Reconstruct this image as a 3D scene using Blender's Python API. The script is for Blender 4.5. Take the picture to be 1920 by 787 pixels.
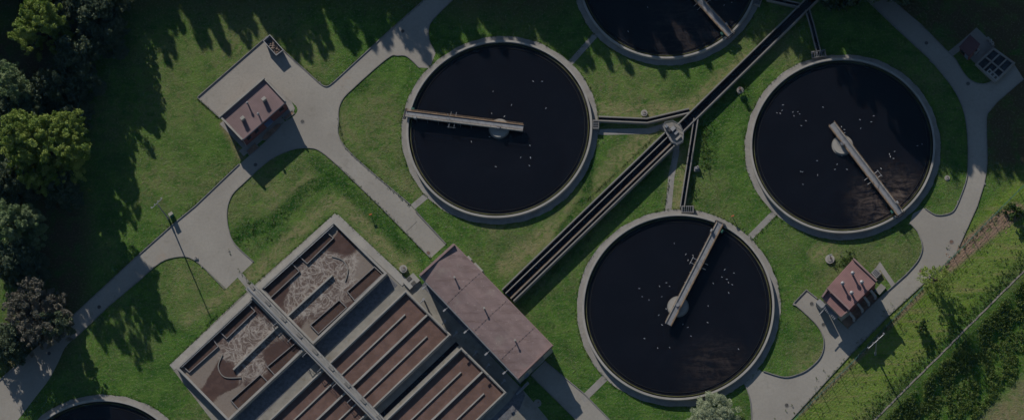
import bpy, math, random
import numpy as np
from mathutils import Vector, Matrix
for o in list(bpy.data.objects): bpy.data.objects.remove(o)
scene = bpy.context.scene
C = scene.collection
# ------------------------------------------------------------------ camera
CAM = Vector((55.0, -150.0, 500.0)); FPX = 5260.0
cz = CAM.normalized(); cx = (Vector((1,0,0)) - cz*cz.x).normalized(); cy = cz.cross(cx)
cam_d = bpy.data.cameras.new('camera'); cam = bpy.data.objects.new('camera', cam_d); C.objects.link(cam)
M4 = Matrix((cx, cy, cz)).transposed().to_4x4(); M4.translation = CAM; cam.matrix_world = M4
cam_d.sensor_width = 36; cam_d.lens = 36*FPX/1920; cam_d.clip_start = 1; cam_d.clip_end = 6000
scene.camera = cam
def P(u, v, z=0.0):
    """the point of height z that photograph pixel (u, v) looks at"""
    d = cx*((u-960)/FPX) - cy*((v-393.5)/FPX) - cz
    t = (z-CAM.z)/d.z
    return Vector((CAM.x+d.x*t, CAM.y+d.y*t, z))
# ------------------------------------------------------------------ light
b0, b1 = P(316,410), P(398,602)
hd = (b1-b0); SHL = hd.length/10.0                  # shadow metres per metre of height
SD = Vector((hd.x, hd.y, 0)).normalized()
EL = math.atan(1/SHL)
sl = bpy.data.lights.new('sun', 'SUN'); sl.energy = 3.3; sl.angle = math.radians(0.5); sl.color = (1.0, .93, .84)
so = bpy.data.objects.new('sun', sl); C.objects.link(so); so.location = (-60, 140, 120)
so.rotation_euler = Vector((SD.x*math.cos(EL), SD.y*math.cos(EL), -math.sin(EL))).to_track_quat('-Z','Y').to_euler()
w = bpy.data.worlds.new('World'); scene.world = w; w.use_nodes = True
nt = w.node_tree; nt.nodes.clear()
sk = nt.nodes.new('ShaderNodeTexSky'); sk.sky_type = 'NISHITA'; sk.sun_disc = False
sk.sun_elevation = EL; sk.sun_rotation = math.atan2(-SD.x, -SD.y); sk.air_density = 1.2; sk.dust_density = .3; sk.ozone_density = 3.0
bg = nt.nodes.new('ShaderNodeBackground'); bg.inputs[1].default_value = .042
wo = nt.nodes.new('ShaderNodeOutputWorld')
nt.links.new(sk.outputs[0], bg.inputs[0]); nt.links.new(bg.outputs[0], wo.inputs[0])
vs = scene.view_settings; vs.view_transform = 'Standard'; vs.look = 'None'; vs.gamma = 1; vs.use_curve_mapping = False
vs.exposure = 0.47
hz = bpy.data.materials.new('added_haze'); hz.use_nodes = True; hz.node_tree.nodes.clear()  # haze volume added to lift the dark tones towards blue
_v = hz.node_tree.nodes.new('ShaderNodeVolumePrincipled'); _v.inputs['Color'].default_value = (.12,.42,.95,1); _v.inputs['Density'].default_value = 1.2e-5; _v.inputs['Absorption Color'].default_value = (1,1,1,1)
_o = hz.node_tree.nodes.new('ShaderNodeOutputMaterial'); hz.node_tree.links.new(_v.outputs[0], _o.inputs['Volume'])
_m = bpy.data.meshes.new('haze'); _a, _b, _lo, _hi = 2700, 2700, -4.5, 540
_m.from_pydata([(x*_a,y*_b,z) for z in (_lo,_hi) for x,y in ((-1,-1),(1,-1),(1,1),(-1,1))], [], [(3,2,1,0),(4,5,6,7),(0,1,5,4),(1,2,6,5),(2,3,7,6),(3,0,4,7)])
_m.materials.append(hz); _h = bpy.data.objects.new('haze', _m); C.objects.link(_h); _h['kind'] = 'stuff'; _h['label'] = 'thin blue haze added over the whole plant to lift its dark tones'; _h['category'] = 'haze'
random.seed(7); rng = np.random.default_rng(7)
# ------------------------------------------------------------------ materials
MATS = {}
def nodes(name):
    m = bpy.data.materials.new(name); m.use_nodes = True; n = m.node_tree
    b = n.nodes['Principled BSDF']; MATS[name] = m
    return m, n, b
def noise(n, scale, detail=4, rough=.6, vec=None, dist=0):
    t = n.nodes.new('ShaderNodeTexNoise'); t.inputs['Scale'].default_value = scale; t.inputs['Detail'].default_value = detail
    t.inputs['Roughness'].default_value = rough; t.inputs['Distortion'].default_value = dist
    if vec is not None: n.links.new(vec, t.inputs['Vector'])
    return t.outputs['Fac']
def ramp(n, fac, a, b, ca=0, cb=1):
    t = n.nodes.new('ShaderNodeMapRange'); t.interpolation_type = 'SMOOTHSTEP'
    t.inputs[1].default_value = a; t.inputs[2].default_value = b; t.inputs[3].default_value = ca; t.inputs[4].default_value = cb
    n.links.new(fac, t.inputs[0]); return t.outputs[0]
def mix(n, fac, a, b, mode='MIX'):
    t = n.nodes.new('ShaderNodeMix'); t.data_type = 'RGBA'; t.blend_type = mode
    for i, x in ((0, fac), (6, a), (7, b)):
        if isinstance(x, (int, float)): t.inputs[i].default_value = x
        elif isinstance(x, tuple): t.inputs[i].default_value = (*x, 1)
        else: n.links.new(x, t.inputs[i])
    return t.outputs[2]
def math_(n, op, a, b=0.0, clamp=False):
    t = n.nodes.new('ShaderNodeMath'); t.operation = op; t.use_clamp = clamp
    for i, x in enumerate((a, b)):
        if isinstance(x, (int, float)): t.inputs[i].default_value = x
        else: n.links.new(x, t.inputs[i])
    return t.outputs[0]
def bump(n, b, h, dist, strength=1.0):
    t = n.nodes.new('ShaderNodeBump'); t.inputs['Distance'].default_value = dist; t.inputs['Strength'].default_value = strength
    n.links.new(h, t.inputs['Height']); n.links.new(t.outputs[0], b.inputs['Normal'])
def pos(n): return n.nodes.new('ShaderNodeNewGeometry').outputs['Position']
def mapping(n, vec, scale=(1,1,1), rot=(0,0,0), loc=(0,0,0)):
    t = n.nodes.new('ShaderNodeMapping'); t.inputs['Scale'].default_value = scale; t.inputs['Rotation'].default_value = rot; t.inputs['Location'].default_value = loc
    n.links.new(vec, t.inputs['Vector']); return t.outputs[0]
def plain(name, col, var=.25, s1=.25, s2=2.5, rough=.85, bd=.0, spec=.3, metal=0, dark=None):
    m, n, b = nodes(name); p = pos(n)
    a = noise(n, s1, 5, .65, p); f = noise(n, s2, 4, .7, p)
    lo = tuple(c*(1-var) for c in col); hi = tuple(min(1,c*(1+var)) for c in col)
    c = mix(n, ramp(n, a, .3, .7), lo, hi)
    c = mix(n, ramp(n, f, .25, .8, .0, .45), c, tuple(x*(1-var*1.2) for x in col))
    if dark:
        c = mix(n, ramp(n, noise(n, dark[1], 6, .7, p), dark[2], dark[2]+.12, 0, dark[3]), c, dark[0])
    n.links.new(c, b.inputs['Base Color']); b.inputs['Roughness'].default_value = rough
    b.inputs['Specular IOR Level'].default_value = spec; b.inputs['Metallic'].default_value = metal
    if bd: bump(n, b, f, bd)
    return m
plain('concrete', (.235,.225,.21), .16, .3, 3.0, .9, .02, dark=((.17,.155,.135), .6, .56, .5))
plain('pale_concrete', (.31,.30,.28), .14, .4, 4.0, .9, .01, dark=((.2,.185,.16), .8, .58, .6))
plain('ring_concrete', (.26,.25,.235), .14, .5, 2.5, .9, .015, dark=((.17,.155,.13), .35, .55, .45))
plain('terrace_concrete', (.235,.225,.20), .18, .3, 1.6, .9, .02, dark=((.16,.14,.11), .5, .52, .6))
plain('shaded_paving', (.13,.135,.15), .3, 1.5, 9.0, .95, .06)  # shade painted into the paving: a darker, bluer concrete
plain('kerb_stone', (.20,.195,.19), .2, .8, 5.0, .9)
plain('wet_wall', (.018,.016,.015), .4, .8, 3.0, .6)
plain('trough_rim', (.20,.19,.19), .15, .8, 5, .7)
plain('galvanised', (.24,.25,.27), .15, 1, 6, .5, metal=.3)
plain('rust_metal', (.28,.19,.12), .35, 1.2, 6, .7)
plain('pipe_white', (.26,.265,.28), .1, 1, 6, .6)
plain('dark_metal', (.04,.042,.05), .2, 1, 6, .5)
plain('pole_grey', (.22,.23,.24), .1, 1, 6, .5)
plain('green_box', (.03,.11,.085), .2, 1, 6, .5)
plain('skip_grey', (.16,.17,.19), .25, 1, 6, .6)
plain('rubble', (.30,.23,.19), .5, 1.5, 7, .9, .05)
plain('iron_cover', (.07,.068,.065), .2, 1, 8, .6)
plain('rust_cover', (.14,.09,.07), .2, 1, 8, .6)
plain('orange_paint', (.42,.12,.04), .1, 1, 8, .6)
plain('brick_red', (.15,.06,.06), .2, .8, 4, .9)
plain('parapet_pale', (.30,.29,.265), .12, .5, 4, .8)
plain('parapet_rose', (.25,.17,.165), .14, .5, 4, .8)
plain('glass_dark', (.02,.025,.035), .1, 1, 6, .15, spec=.5)
plain('blue_door', (.14,.18,.26), .1, 1, 6, .5)
plain('bark', (.085,.065,.05), .3, 1, 6, .95)
plain('feather', (.5,.5,.5), .05, 1, 6, .8)
plain('feather_grey', (.32,.33,.36), .05, 1, 6, .8)
plain('soil', (.27,.18,.13), .3, .8, 3.0, .95, .15)
plain('track_soil', (.25,.225,.20), .3, .8, 3.0, .95, .1)
plain('louvre', (.26,.265,.27), .1, .8, 4, .6)
plain('sludge_grey', (.05,.055,.065), .3, .8, 5, .7)
plain('scum_green', (.10,.11,.03), .5, .9, 5, .9)

def make_ribbed(name, col, ang, freq, var=.15, rough=.6, speck=0):
    m, n, b = nodes(name); p = pos(n)
    q = mapping(n, p, (1,1,1), (0,0,ang))
    wv = n.nodes.new('ShaderNodeTexWave'); wv.inputs['Scale'].default_value = freq; wv.inputs['Distortion'].default_value = .25
    wv.inputs['Detail'].default_value = 2; wv.inputs['Detail Scale'].default_value = .3
    n.links.new(q, wv.inputs['Vector'])
    a = noise(n, .35, 5, .6, p); f = noise(n, 5, 3, .6, p)
    c = mix(n, ramp(n, a, .3, .7), tuple(x*(1-var) for x in col), tuple(x*(1+var) for x in col))
    c = mix(n, math_(n, 'MULTIPLY', wv.outputs['Fac'], .22), c, tuple(x*.55 for x in col))
    if speck:
        c = mix(n, ramp(n, noise(n, .55, 6, .75, mapping(n, p, (.3,1.6,1), (0,0,ang))), .48, .66, 0, .55), c, (.11,.07,.065))
        c = mix(n, ramp(n, noise(n, .25, 5, .7, p), .55, .7, 0, .4), c, (.26,.23,.20))
        c = mix(n, ramp(n, noise(n, 2.2, 2, .5, p), .62, .72, 0, speck), c, (.36,.29,.27))
        c = mix(n, ramp(n, noise(n, .9, 6, .8, p), .5, .7, 0, .35), c, tuple(x*.7 for x in col))
    n.links.new(c, b.inputs['Base Color']); b.inputs['Roughness'].default_value = rough; b.inputs['Specular IOR Level'].default_value = .3
    bump(n, b, wv.outputs['Fac'], .02)
    return m

def road_mat():
    m, n, b = nodes('road_paving'); p = pos(n)
    a = noise(n, .06, 5, .6, p); f = noise(n, 2.0, 5, .75, p); g = noise(n, .5, 6, .7, p, 1.0)
    c = mix(n, ramp(n, a, .35, .65), (.265,.25,.225), (.315,.30,.27))
    c = mix(n, ramp(n, f, .35, .7, 0, .35), c, (.20,.19,.175))
    c = mix(n, ramp(n, g, .55, .72, 0, .42), c, (.19,.175,.15))
    c = mix(n, ramp(n, noise(n, .9, 8, .8, p, 2.0), .60, .66, 0, .35), c, (.16,.15,.13))
    c = mix(n, ramp(n, noise(n, .13, 4, .6, p), .62, .75, 0, .4), c, (.30,.22,.16))
    n.links.new(c, b.inputs['Base Color']); b.inputs['Roughness'].default_value = .9; b.inputs['Specular IOR Level'].default_value = .2
    bump(n, b, f, .01)
road_mat()

def grass_mat():
    m, n, b = nodes('lawn'); p = pos(n)
    def att(k):
        t = n.nodes.new('ShaderNodeAttribute'); t.attribute_name = k; return t.outputs['Fac']
    big = noise(n, .045, 4, .55, p); med = noise(n, .28, 6, .72, p, .4); fin = noise(n, 2.2, 6, .8, p, .3); mot = noise(n, .8, 5, .7, p, .6)
    q = mapping(n, p, (.35, 2.2, 1), (0,0,math.radians(-44))); mow = noise(n, .6, 4, .6, q)
    c = mix(n, ramp(n, med, .35, .68), (.036,.108,.016), (.098,.196,.034))
    c = mix(n, ramp(n, mow, .4, .7, 0, .5), c, (.115,.19,.045))
    c = mix(n, ramp(n, math_(n,'ADD', math_(n,'MULTIPLY',big,.55), math_(n,'MULTIPLY',mot,.45)), .47, .64, 0, .6), c, (.21,.20,.10))
    c = mix(n, ramp(n, mot, .54, .66, 0, .65), c, (.016,.068,.006))
    # dry strips painted where the turf itself is worn
    dry = math_(n, 'MULTIPLY', att('dry'), ramp(n, math_(n,'ADD',math_(n,'MULTIPLY',fin,.5),math_(n,'MULTIPLY',mot,.5)), .36, .62), True)
    c = mix(n, math_(n,'MULTIPLY',dry,.85), c, (.31,.275,.145))
    dirt = math_(n, 'MULTIPLY', att('dirt'), ramp(n, mot, .3, .5), True)
    c = mix(n, dirt, c, (.30,.205,.15))
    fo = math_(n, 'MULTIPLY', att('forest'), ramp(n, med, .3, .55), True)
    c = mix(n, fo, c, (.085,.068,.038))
    c = mix(n, ramp(n, math_(n,'MULTIPLY',att('lush'), mot), .25, .6), c, (.018,.07,.008))
    c = mix(n, math_(n,'MULTIPLY',att('verge'),ramp(n, mot, .3, .6, .35, .85)), c, mix(n, ramp(n, fin, .3, .7), (.13,.27,.02), (.24,.29,.06)))
    stk = noise(n, .45, 6, .75, mapping(n, p, (.22, 1.8, 1), (0,0,math.radians(-44.6))))
    c = mix(n, math_(n,'MULTIPLY',att('verge'),ramp(n, stk, .50, .66, 0, .8)), c, (.27,.23,.11))
    c = mix(n, math_(n,'MULTIPLY',att('verge'),ramp(n, stk, .46, .34, 0, .7)), c, (.035,.10,.012))
    c = mix(n, att('scrub'), c, mix(n, ramp(n, mot, .35, .65), (.045,.13,.014), (.13,.22,.04)))
    c = mix(n, ramp(n, fin, .3, .75, 0, .55), c, mix(n, .7, c, (.010,.025,.003)))
    n.links.new(c, b.inputs['Base Color']); b.inputs['Roughness'].default_value = .95; b.inputs['Specular IOR Level'].default_value = .1
    c = mix(n, ramp(n, noise(n, 2.6, 4, .7, mapping(n,p,loc=(31,7,0))), .52, .70, 0, .55), c, (.25,.225,.16))
    n.links.new(c, b.inputs['Base Color'])
    h = math_(n,'ADD', math_(n,'MULTIPLY',fin,.17), math_(n,'MULTIPLY',mot,.11))
    bump(n, b, h, 1.6, .9)
grass_mat()

def leaf_mat(name, a, c2, tr=.25):
    m, n, b = nodes(name)
    t = n.nodes.new('ShaderNodeAttribute'); t.attribute_name = 'tint'
    c = mix(n, t.outputs['Fac'], a, c2)
    n.links.new(c, b.inputs['Base Color']); b.inputs['Roughness'].default_value = .6; b.inputs['Specular IOR Level'].default_value = .2
    tn = n.nodes.new('ShaderNodeBsdfTranslucent'); n.links.new(c, tn.inputs[0])
    mx = n.nodes.new('ShaderNodeMixShader'); mx.inputs[0].default_value = tr
    o = n.nodes['Material Output']
    n.links.new(b.outputs[0], mx.inputs[1]); n.links.new(tn.outputs[0], mx.inputs[2]); n.links.new(mx.outputs[0], o.inputs[0])
leaf_mat('leaf_oak', (.11,.19,.03), (.30,.37,.09))
leaf_mat('leaf_pale', (.11,.18,.075), (.22,.28,.14))
leaf_mat('leaf_dark', (.045,.075,.04), (.10,.13,.075), .15)
leaf_mat('leaf_grey', (.075,.08,.06), (.19,.175,.14), .1)
leaf_mat('leaf_greygreen', (.07,.10,.05), (.12,.14,.08), .1)
leaf_mat('leaf_silver', (.26,.31,.19), (.45,.50,.34))
leaf_mat('leaf_conifer', (.02,.042,.018), (.045,.07,.03), .05)
leaf_mat('leaf_scrub', (.04,.085,.014), (.095,.14,.035), .2)
leaf_mat('leaf_brush', (.07,.14,.025), (.19,.24,.065), .35)

def water_mat(name, base, rough, scum=None, algae=False):
    m, n, b = nodes(name)
    tc = n.nodes.new('ShaderNodeTexCoord').outputs['Object']
    c = mix(n, ramp(n, noise(n, .12, 5, .6, tc, 1.5), .4, .75, 0, .5), base, tuple(x*1.6 for x in base))
    if scum:
        x, y, rad, amt = scum
        t = n.nodes.new('ShaderNodeVectorMath'); t.operation = 'DISTANCE'; t.inputs[1].default_value = (x, y, 0); n.links.new(tc, t.inputs[0])
        fall = ramp(n, t.outputs['Value'], rad, rad*.15, 0, 1)
        # streaks that follow the slow turning of the tank
        q = n.nodes.new('ShaderNodeVectorRotate'); q.rotation_type = 'Z_AXIS'; n.links.new(tc, q.inputs['Vector'])
        q.inputs['Angle'].default_value = math.atan2(y, x)
        st = noise(n, .35, 8, .72, mapping(n, tc, (1, 1, 1), (0,0,-math.atan2(y,x)+math.pi/2-.25), (0,0,0)), 2.2)
        st2 = noise(n, .55, 7, .75, mapping(n, tc, (.35, 1.6, 1), (0,0,-math.atan2(y,x)-math.pi/2+.2)), 1.2)
        s = math_(n,'MULTIPLY', fall, ramp(n, math_(n,'ADD',math_(n,'MULTIPLY',st,.4),math_(n,'MULTIPLY',st2,.6)), .40, .70), True)
        c = mix(n, math_(n,'MULTIPLY', s, amt), c, (.16,.125,.105))
    n.links.new(c, b.inputs['Base Color']); b.inputs['Roughness'].default_value = rough; b.inputs['IOR'].default_value = 1.33
    bump(n, b, noise(n, 1.2, 3, .5, tc), .01, .5)
DARKW = (.0058,.0062,.0088)
water_mat('water_calm', DARKW, .12)
water_mat('water_scum_low', DARKW, .12, (7, -12, 9, .28))
water_mat('water_scum_right', DARKW, .12, (8.5, -11, 9.5, .9))
water_mat('water_scum_faint', DARKW, .12, (5, -12, 13, .35))
water_mat('channel_water', (.006,.0055,.008), .15)

def froth_mat(name, filament, calm=(.040,.022,.017)):
    m, n, b = nodes(name); p = pos(n)
    wn = n.nodes.new('ShaderNodeTexNoise'); wn.inputs['Scale'].default_value = .28; wn.inputs['Detail'].default_value = 2; n.links.new(p, wn.inputs['Vector'])
    sub = n.nodes.new('ShaderNodeVectorMath'); sub.operation = 'SCALE'; sub.inputs['Scale'].default_value = 6.5; n.links.new(wn.outputs['Color'], sub.inputs[0])
    ad = n.nodes.new('ShaderNodeVectorMath'); ad.operation = 'ADD'; n.links.new(p, ad.inputs[0]); n.links.new(sub.outputs[0], ad.inputs[1])
    c = mix(n, ramp(n, noise(n, .5, 5, .7, p), .4, .65), calm, tuple(x*1.35 for x in calm))
    att = n.nodes.new('ShaderNodeAttribute'); att.attribute_name = 'froth'
    att2 = n.nodes.new('ShaderNodeAttribute'); att2.attribute_name = 'film'
    if filament:
        # still pale film in corners
        film = math_(n,'MULTIPLY', ramp(n, math_(n,'ADD', att2.outputs['Fac'], math_(n,'MULTIPLY', noise(n, .45, 6, .7, p), .9)), .78, .98), ramp(n, noise(n, 2.5, 4, .7, p), .2, .6, .7, 1))
        c = mix(n, math_(n,'MULTIPLY',film,.9), c, (.22,.19,.165))
        tot = None
        for sc, wd, k in ((.34,.10,1.0),(.62,.11,.9),(1.15,.10,.5)):
            v = n.nodes.new('ShaderNodeTexVoronoi'); v.feature = 'DISTANCE_TO_EDGE'; v.inputs['Scale'].default_value = sc
            n.links.new(ad.outputs[0], v.inputs['Vector'])
            e = math_(n,'MULTIPLY', ramp(n, v.outputs['Distance'], wd, 0.0), k)
            tot = e if tot is None else math_(n,'MAXIMUM', tot, e)
        tot = math_(n,'MULTIPLY', tot, ramp(n, noise(n, 2.0, 6, .8, p), .3, .65, .15, 1))
        mask = ramp(n, math_(n,'ADD', att.outputs['Fac'], math_(n,'MULTIPLY', noise(n, .35, 5, .7, p), .7)), .62, .95)
        c = mix(n, math_(n,'MULTIPLY', mask, .5), c, (.165,.135,.118))
        c = mix(n, math_(n,'MULTIPLY', tot, mask), c, (.37,.34,.31))
    else:
        v = ramp(n, noise(n, .7, 8, .8, p, 1.2), .57, .70, 0, .45)
        v = math_(n,'MULTIPLY', v, ramp(n, noise(n, .11, 2, .5, p), .5, .62))
        c = mix(n, v, c, (.22,.17,.15))
    n.links.new(c, b.inputs['Base Color']); b.inputs['Roughness'].default_value = .75; b.inputs['Specular IOR Level'].default_value = .1
froth_mat('froth_water', True, (.068,.043,.038)); froth_mat('brown_water', False, (.115,.073,.062)); froth_mat('trough_water', False, (.062,.040,.034))

# ------------------------------------------------------------------ geometry helpers
class MB:
    def __init__(s): s.v = []; s.f = []
    def add(s, vs, fs):
        k = len(s.v); s.v += [tuple(x) for x in vs]; s.f += [tuple(i+k for i in f) for f in fs]; return s
    def prism(s, pts, z0, z1):
        pts = [(p[0], p[1]) for p in pts]
        a = sum(pts[i][0]*pts[(i+1)%len(pts)][1]-pts[(i+1)%len(pts)][0]*pts[i][1] for i in range(len(pts)))
        if a < 0: pts = pts[::-1]
        n = len(pts)
        z0s = z0 if isinstance(z0, (list, tuple)) else [z0]*n; z1s = z1 if isinstance(z1, (list, tuple)) else [z1]*n
        vs = [(x,y,z) for (x,y),z in zip(pts,z0s)] + [(x,y,z) for (x,y),z in zip(pts,z1s)]
        return s.add(vs, [tuple(range(n))[::-1], tuple(range(n,2*n))] + [(i,(i+1)%n,n+(i+1)%n,n+i) for i in range(n)])
    def sheet(s, pts, z):
        pts = [(p[0], p[1]) for p in pts]
        a = sum(pts[i][0]*pts[(i+1)%len(pts)][1]-pts[(i+1)%len(pts)][0]*pts[i][1] for i in range(len(pts)))
        if a < 0: pts = pts[::-1]
        return s.add([(x,y,z) for x,y in pts], [tuple(range(len(pts)))])
    def strip(s, pts, w, z0, z1, closed=False, side=0):
        """mitred wall along a line; side -1/0/+1: left, centred, right of it"""
        p = [Vector((q[0], q[1])) for q in pts]; n = len(p)
        L, R = [], []
        for i in range(n):
            a = p[i-1] if (i > 0 or closed) else None; b = p[(i+1)%n] if (i < n-1 or closed) else None
            d1 = (p[i]-a).normalized() if a is not None else None; d2 = (b-p[i]).normalized() if b is not None else None
            if d1 is None: d1 = d2
            if d2 is None: d2 = d1
            t = (d1+d2)
            t = t.normalized() if t.length > 1e-6 else d1
            nn = Vector((-t.y, t.x)); k = 1/max(.35, nn.dot(Vector((-d1.y, d1.x))))
            lo, ro = {0:(w/2,w/2), -1:(w,0), 1:(0,w)}[side]
            L.append(p[i]+nn*lo*k); R.append(p[i]-nn*ro*k)
        vs = []
        for i in range(n): vs += [(*R[i],z0),(*L[i],z0),(*L[i],z1),(*R[i],z1)]
        fs = []
        m = n if closed else n-1
        for i in range(m):
            a = 4*i; b = 4*((i+1)%n)
            for k in range(4): fs.append((a+k, a+(k+1)%4, b+(k+1)%4, b+k)[::-1])
        if not closed: fs += [(0,1,2,3), (4*n-1,4*n-2,4*n-3,4*n-4)]
        return s.add(vs, fs)
    def ring(s, c, r0, r1, z0, z1, n=144, a0=0, a1=2*math.pi):
        full = abs(a1-a0-2*math.pi) < 1e-6; m = n if full else n+1; vs = []
        for i in range(m):
            a = a0+(a1-a0)*i/n; ca, sa = math.cos(a), math.sin(a)
            vs += [(c[0]+r0*ca,c[1]+r0*sa,z0),(c[0]+r1*ca,c[1]+r1*sa,z0),(c[0]+r1*ca,c[1]+r1*sa,z1),(c[0]+r0*ca,c[1]+r0*sa,z1)]
        fs = []
        for i in range(n):
            a = 4*i; b = 4*((i+1)%m)
            for k in range(4): fs.append((a+k, b+k, b+(k+1)%4, a+(k+1)%4)[::-1])
        if not full: fs += [(0,1,2,3), (4*m-1,4*m-2,4*m-3,4*m-4)]
        return s.add(vs, fs)
    def cyl(s, c, r, z0, z1, n=20, r1=None):
        r1 = r if r1 is None else r1
        vs = [(c[0]+r*math.cos(2*math.pi*i/n), c[1]+r*math.sin(2*math.pi*i/n), z0) for i in range(n)] + \
             [(c[0]+r1*math.cos(2*math.pi*i/n), c[1]+r1*math.sin(2*math.pi*i/n), z1) for i in range(n)]
        return s.add(vs, [tuple(range(n))[::-1], tuple(range(n,2*n))]+[(i,(i+1)%n,n+(i+1)%n,n+i) for i in range(n)])
    def tube(s, a, b, r, r2=None, n=6):
        a = Vector(a); b = Vector(b); r2 = r if r2 is None else r2
        d = (b-a).normalized(); u = d.orthogonal().normalized(); v = d.cross(u)
        vs = [a+(u*math.cos(2*math.pi*i/n)+v*math.sin(2*math.pi*i/n))*r for i in range(n)] + [b+(u*math.cos(2*math.pi*i/n)+v*math.sin(2*math.pi*i/n))*r2 for i in range(n)]
        return s.add(vs, [tuple(range(n))[::-1], tuple(range(n,2*n))]+[(i,(i+1)%n,n+(i+1)%n,n+i) for i in range(n)])
    def obox(s, c, d, L, W, z0, z1):
        """box centred on c, long side L along direction d"""
        d = Vector((d[0],d[1])).normalized(); nn = Vector((-d.y,d.x)); c = Vector((c[0],c[1]))
        return s.prism([c-d*L/2-nn*W/2, c+d*L/2-nn*W/2, c+d*L/2+nn*W/2, c-d*L/2+nn*W/2], z0, z1)
    def build(s, name, mat, parent=None, origin=None, smooth=False):
        me = bpy.data.meshes.new(name)
        og = Vector(origin) if origin is not None else Vector((0,0,0))
        me.from_pydata([(x-og.x,y-og.y,z-og.z) for x,y,z in s.v], [], s.f); me.update()
        if smooth: me.polygons.foreach_set('use_smooth', [True]*len(me.polygons))
        me.materials.append(MATS[mat]); o = bpy.data.objects.new(name, me); C.objects.link(o)
        if parent is not None:
            o.parent = parent; o.location = og - parent_loc(parent)
        else: o.location = og
        return o
def parent_loc(p):
    l = Vector(p.location)
    while p.parent: p = p.parent; l += Vector(p.location)
    return l
def part(mb, name, mat, par, label=None, smooth=False):
    """a mesh in world coordinates linked under its thing"""
    o = mb.build(name, mat, par, origin=parent_loc(par), smooth=smooth)
    if label: o['label'] = label
    return o
def thing(name, label, cat, loc=(0,0,0), group=None):
    o = bpy.data.objects.new(name, None); C.objects.link(o); o.location = loc; o.empty_display_size = .5
    o['label'] = label; o['category'] = cat
    if group: o['group'] = group
    return o
def tag(o, label, cat, group=None):
    o['label'] = label; o['category'] = cat
    if group: o['group'] = group
    return o
def struct(o): o['kind'] = 'structure'; return o
def stuff(o, label, cat): o['kind'] = 'stuff'; o['label'] = label; o['category'] = cat; return o
def PP(pts, z=0): return [P(u, v, z) for u, v in pts]
def curve(pts, n=5):
    """Catmull-Rom through pixel points"""
    out = []
    for i in range(len(pts)-1):
        p0 = pts[max(i-1,0)]; p1 = pts[i]; p2 = pts[i+1]; p3 = pts[min(i+2,len(pts)-1)]
        for k in range(n):
            t = k/n
            out.append(tuple(.5*((2*p1[j])+(-p0[j]+p2[j])*t+(2*p0[j]-5*p1[j]+4*p2[j]-p3[j])*t*t+(-p0[j]+3*p1[j]-3*p2[j]+p3[j])*t**3) for j in (0,1)))
    return out+[pts[-1]]
def cone_mb(mb, c, r, z0, z1, n=16): mb.cyl(c, r, z0, z1, n, .02)

# ------------------------------------------------------------------ ground
la, lb = P(1640,787), P(1920,508)                      # the concrete strip along the slope
ld = (lb-la); ld.z = 0; ld.normalize(); ln = Vector((ld.y,-ld.x,0))   # ln points downhill (south-east)
def sdist(x, y): return (x-la.x)*ln.x + (y-la.y)*ln.y
def zt(s):
    return np.interp(s, [-1e5, 1.0, 5.0, 12.5, 1e5], [0, 0, -1.35, -2.1, -2.1])
def axis(lo, hi, step, far):
    a = np.arange(lo, hi+1e-6, step); k = np.geomspace(step*2, far-hi, 26)
    return np.concatenate([(lo-k)[::-1], a, hi+k])
gx = axis(-112, 112, .5, 2500); gy = axis(-60, 56, .5, 2500)
X, Y = np.meshgrid(gx, gy); nx, ny = len(gx), len(gy)
S = sdist(X, Y); Z = zt(S)
X = X.ravel(); Y = Y.ravel(); S = S.ravel(); Z = Z.ravel()
lump = np.zeros_like(X)
for k in range(14):
    a = rng.uniform(0, 6.28); f = rng.uniform(.05,.35); lump += np.sin((X*math.cos(a)+Y*math.sin(a))*f+rng.uniform(0,6))*.3/f**.3/14
def seg(pts):
    """distance of every ground vertex from a pixel polyline"""
    q = [P(u,v) for u,v in pts]; best = np.full_like(X, 1e9)
    for a, b in zip(q[:-1], q[1:]):
        dx, dy = b.x-a.x, b.y-a.y; L = dx*dx+dy*dy
        t = np.clip(((X-a.x)*dx+(Y-a.y)*dy)/L, 0, 1)
        best = np.minimum(best, np.hypot(X-a.x-t*dx, Y-a.y-t*dy))
    return best
def soft(d, w, e): return np.clip((w+e-d)/e, 0, 1)
dry = np.zeros_like(X); dirt = np.zeros_like(X); forest = np.zeros_like(X); lush = np.zeros_like(X)
for pts, w, k in [([(945,500),(1060,410),(1130,330),(1235,232)],.9,1), ([(470,520),(610,385),(640,380),(760,500)],.7,1), ([(350,600),(455,530)],.5,.9),
                  ([(1125,206),(1215,210),(1300,195),(1400,110)],.8,1), ([(1272,290),(1268,380)],.9,1), ([(1150,290),(1230,262)],.4,.9),
                  ([(640,190),(650,250),(740,330),(790,370)],.3,.6), ([(950,590),(1120,420),(1260,280)],.2,0),
                  ([(1500,700),(1700,560),(1870,420)],1.0,.5), ([(1560,760),(1700,640),(1900,450)],1.6,.5), ([(580,345),(560,365)],1.3,.9), ([(1530,475),(1560,470)],.8,.9),
                  ([(455,230),(520,320)],1,0), ([(880,400),(930,430)],.6,.6), ([(755,480),(770,500)],.8,.9), ([(620,370),(560,430)],.4,.7)]:
    if k: dry = np.maximum(dry, k*soft(seg(pts), w, 1.6))
for c, r, k in [((340,200),9,.45),((430,110),7,.5),((580,110),6,.5),((690,250),6,.4),((300,330),9,.4),((1180,160),10,.5),((520,370),5,.7),((365,520),6,.6),((1480,450),5,.3),((1540,420),6,.3),((700,190),5,.5),((880,20),3,.5),((1620,720),9,.4),((350,560),6,.5)]:
    q = P(*c); dry = np.maximum(dry, k*soft(np.hypot(X-q.x,Y-q.y), r*.3, r))
dirt = np.maximum(dirt, soft(seg([(1768,500),(1815,462),(1870,418),(1905,395)]), 1.2, 1.0))
dirt = np.maximum(dirt, .8*soft(seg([(1500,775),(1620,660),(1730,548)]), .15, .7))
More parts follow.
